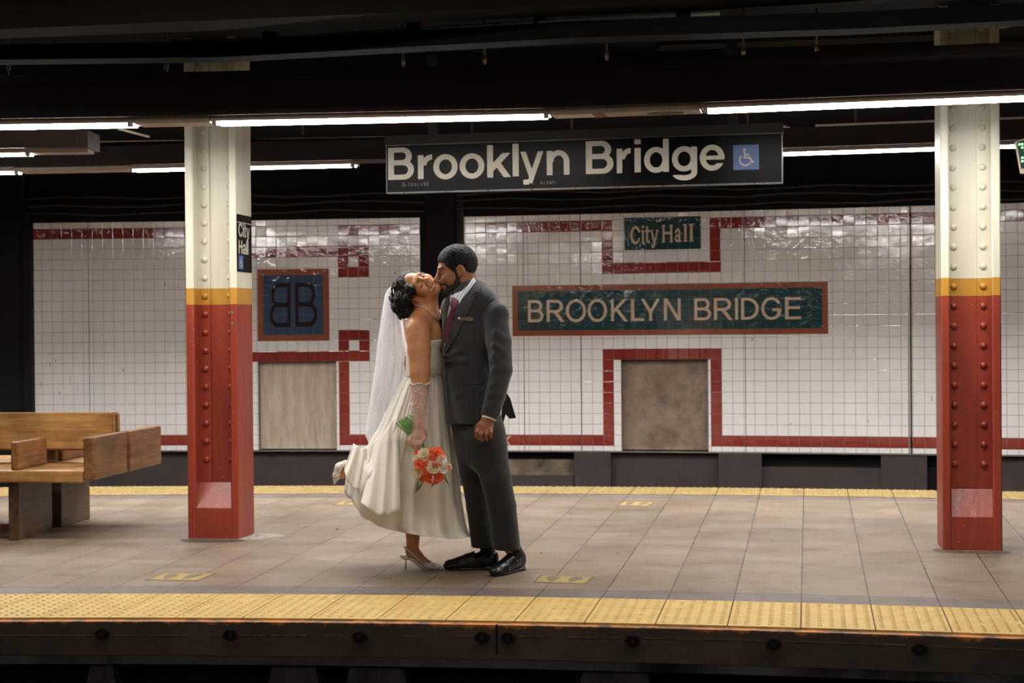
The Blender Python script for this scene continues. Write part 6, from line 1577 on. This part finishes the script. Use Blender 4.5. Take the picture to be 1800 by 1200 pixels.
# slingback on the standing foot
def slingback():
    S = Solid(.003); d = .10
    S.chain([Wp_(748, 990, d), Wp_(764, 995, d - .003), Wp_(777, 998.5, d - .005)], [.020, .017, .007], k=.01, kk=.006)
    S.chain([Wp_(743, 988, d), Wp_(754, 996, d)], [.016, .014], k=.012)
    S.ell(Wp_(745, 980, d), (.042, .022, .020), None, .008, 's')
    S.plane(G(745, 1001, 0.001), (0, 0, -1)); o = S.mesh('slingback_shoe', LACE, bride)
    def strap(name, pts, r, mat, flat=1): mb = MB(); mb.tube([P(u, v, Y0 + dd) for u, v, dd in pts], r, 8); return mb.build(name, mat, o)
    strap('sole', [(703.5, 977, d), (710, 979.5, d), (722, 981, d), (731, 987, d), (741, 996, d), (748, 1000, d)], [.006, .011, .012, .011, .010, .006], CREAML)
    strap('stiletto_heel', [(713, 980, d), (713.6, 988, d), (713, 1000.8, d)], [.010, .0045, .006], CREAML)
    for sg in (-1, 1): strap('strap', [(711, 961, d + .01), (712, 962.5, d + sg * .026), (722, 970, d + sg * .032), (734, 981, d + sg * .030), (744, 990, d + sg * .022)], .0055, LACE)
    return o
slingback()
# shoe on the lifted foot, toe hanging down at the left
S = Solid(.003); S.chain([Wp_(607, 815, .20), Wp_(598, 822, .20), Wp_(592.5, 835, .20), Wp_(587, 851, .20)], [.020, .029, .023, .004], k=.01, kk=.008)
S.ell(Wp_(606, 830, .20), (.020, .05, .030), None, .006, 's'); S.mesh('slingback_shoe', LACE, bride)
tag(bride, 'bride in ivory satin dress and pearl veil leaning back in the man\'s arms', 'person')

# ----------------------------------------------------------------- BOUQUET
bq = empty('bouquet', P(758, 822, Y0 - .24)); bl0 = bq.location.copy()
STEM = paint('green_stem', (120, 164, 76), .5, var=.25, scale=30, dark=(66, 108, 44)); LEAF = paint('dark_leaf', (44, 78, 38), .5)
rnd = random.Random(21)
for k in range(24):
    a = (k % 8) / 7.0; b = k // 8; u0 = 697 + 27 * a + rnd.uniform(-1, 1); v0 = 741 - 17 * a + b * 2.0 + rnd.uniform(-1.5, 1.5) + 5 * a * a
    mid = (734 + (a - .5) * 7 + rnd.uniform(-1, 1), 774 - (a - .5) * 5 + rnd.uniform(-1, 1)); e = (758 + rnd.uniform(-14, 14), 808 + rnd.uniform(-6, 6))
    d0 = -.205 + .014 * b
    mb = MB(); mb.tube([P(u0, v0, Y0 + d0 - .012) - bl0, P(*mid, Y0 - .212 + .009 * b) - bl0, P(745 + (a - .5) * 8, 789, Y0 - .222 + .008 * b) - bl0, P(*e, Y0 - .235) - bl0], [.0038, .0034, .0036, .0028], 7); mb.build('stem', STEM, bq)
OR_ = [paint('orange_petal_%d' % 0, (255, 122, 58), .55, var=.15, scale=60, dark=(246, 84, 40)), paint('coral_petal', (242, 116, 66), .55, var=.15, scale=60), paint('cream_petal', (244, 232, 200), .55, var=.06, scale=60, dark=(236, 206, 160)), paint('white_petal', (240, 236, 222), .55, var=.05, scale=60)]
def flower(c, r, mat, seed, facing):
    """ruffled double blossom: whorls of crimped petals"""
    rnd = random.Random(seed); mb = MB(); z = Vector(facing).normalized(); x = z.orthogonal().normalized(); y = z.cross(x); c = Vector(c)
    for ring, (n, rr, el, sz) in enumerate(((9, .95, .05, .48), (8, .80, .45, .46), (8, .60, .80, .42), (6, .42, 1.1, .36), (4, .25, 1.35, .30))):
        for q in range(n):
            a = 2 * math.pi * (q + .5 * ring + rnd.uniform(-.15, .15)) / n; out = (x * math.cos(a) + y * math.sin(a)); tn = z.cross(out)
            base = c - z * r * .35 + out * r * .1; dirn = (out * math.cos(el) + z * math.sin(el)).normalized(); nu, nv = 7, 5; vs = []
            for i in range(nv):
                t = i / (nv - 1)
                for k in range(nu):
                    s_ = 2 * k / (nu - 1) - 1; w = sz * r * (.25 + .9 * math.sin(t * 1.9 + .2)) ; cr = .17 * r * t * math.sin(k * 2.9 + seed + q * 1.7) * (.6 + .8 * rnd.random())
                    vs.append(base + dirn * (r * (.3 + .72 * rr) * t * (1 - .18 * s_ * s_)) + tn * (w * s_) + z * (cr + .28 * r * t * t * (1 if el < .8 else .2) - .12 * r * s_ * s_) )
            mb.add(vs, [(i * nu + k, i * nu + k + 1, (i + 1) * nu + k + 1, (i + 1) * nu + k) for i in range(nv - 1) for k in range(nu - 1)], 0, True)
    o = mb.build('blossom', mat, bq); md = o.modifiers.new('petal', 'SOLIDIFY'); md.thickness = .0012; return o
FL = [(710, 592, 66, 0), (425, 600, 42, 0), (622, 655, 48, 1), (525, 730, 58, 0), (450, 775, 58, 0), (700, 735, 66, 1), (748, 760, 36, 0), (515, 868, 46, 0), (600, 950, 72, 0), (715, 935, 78, 0), (660, 1000, 50, 0), (495, 972, 38, 0), (850, 815, 38, 1), (790, 655, 40, 0), (610, 578, 40, 0),
      (520, 615, 74, 2), (398, 682, 42, 2), (770, 705, 66, 3), (655, 812, 80, 2), (428, 880, 74, 2), (790, 830, 62, 3), (884, 800, 34, 2), (606, 742, 40, 3), (540, 680, 44, 2)]
for i, (x, y, r, m_) in enumerate(FL):
    u, v = x / 8 + 680, y / 8 + 720; rr = r / 8 * PX * 1.15; dx, dz = (u - 757) / 34, (822 - v) / 34; h = math.sqrt(max(0, 1.15 - dx * dx - dz * dz))
    c = P(u, v, Y0 - .235 - .055 * h) - bl0; flower(c, rr, OR_[m_], i, (dx * .8, -.75 - .3 * h, dz * .8 + .15))
for (pts, w) in (([(735, 845), (733, 855), (730, 867)], .006), ([(742, 848), (737, 857), (733, 864)], .007), ([(760, 846), (760, 853), (759.5, 856)], .005), ([(768, 845), (769, 852)], .005), ([(780, 836), (785, 845), (790, 853)], .006), ([(728, 830), (736, 824), (748, 823)], .007), ([(737, 808), (742, 812), (748, 810)], .006), ([(760, 800), (764, 806), (768, 812)], .006), ([(752, 812), (757, 818), (752, 826)], .007)):
    mb = MB(); q = [P(u, v, Y0 - .265) - bl0 for u, v in pts]; mb.tube(q, [w * .5] + [w * .7] * (len(q) - 2) + [.001], 6); mb.build('leaf', LEAF, bq)
mb = MB(); a, b = P(761, 836, Y0 - .315) - bl0, P(760.5, 850, Y0 - .305) - bl0; mb.tube([a, (a + b) / 2, b], [.004, .006, .004], 8); mb.build('lilac_bud', paint('lilac_petal', (206, 164, 190), .5), bq)
tag(bq, 'bouquet of orange and cream flowers hanging from the bride\'s gloved hand', 'bouquet')
for r in (groom, bride):
    for ch in r.children: ch.matrix_parent_inverse = Matrix.Translation(-r.location)
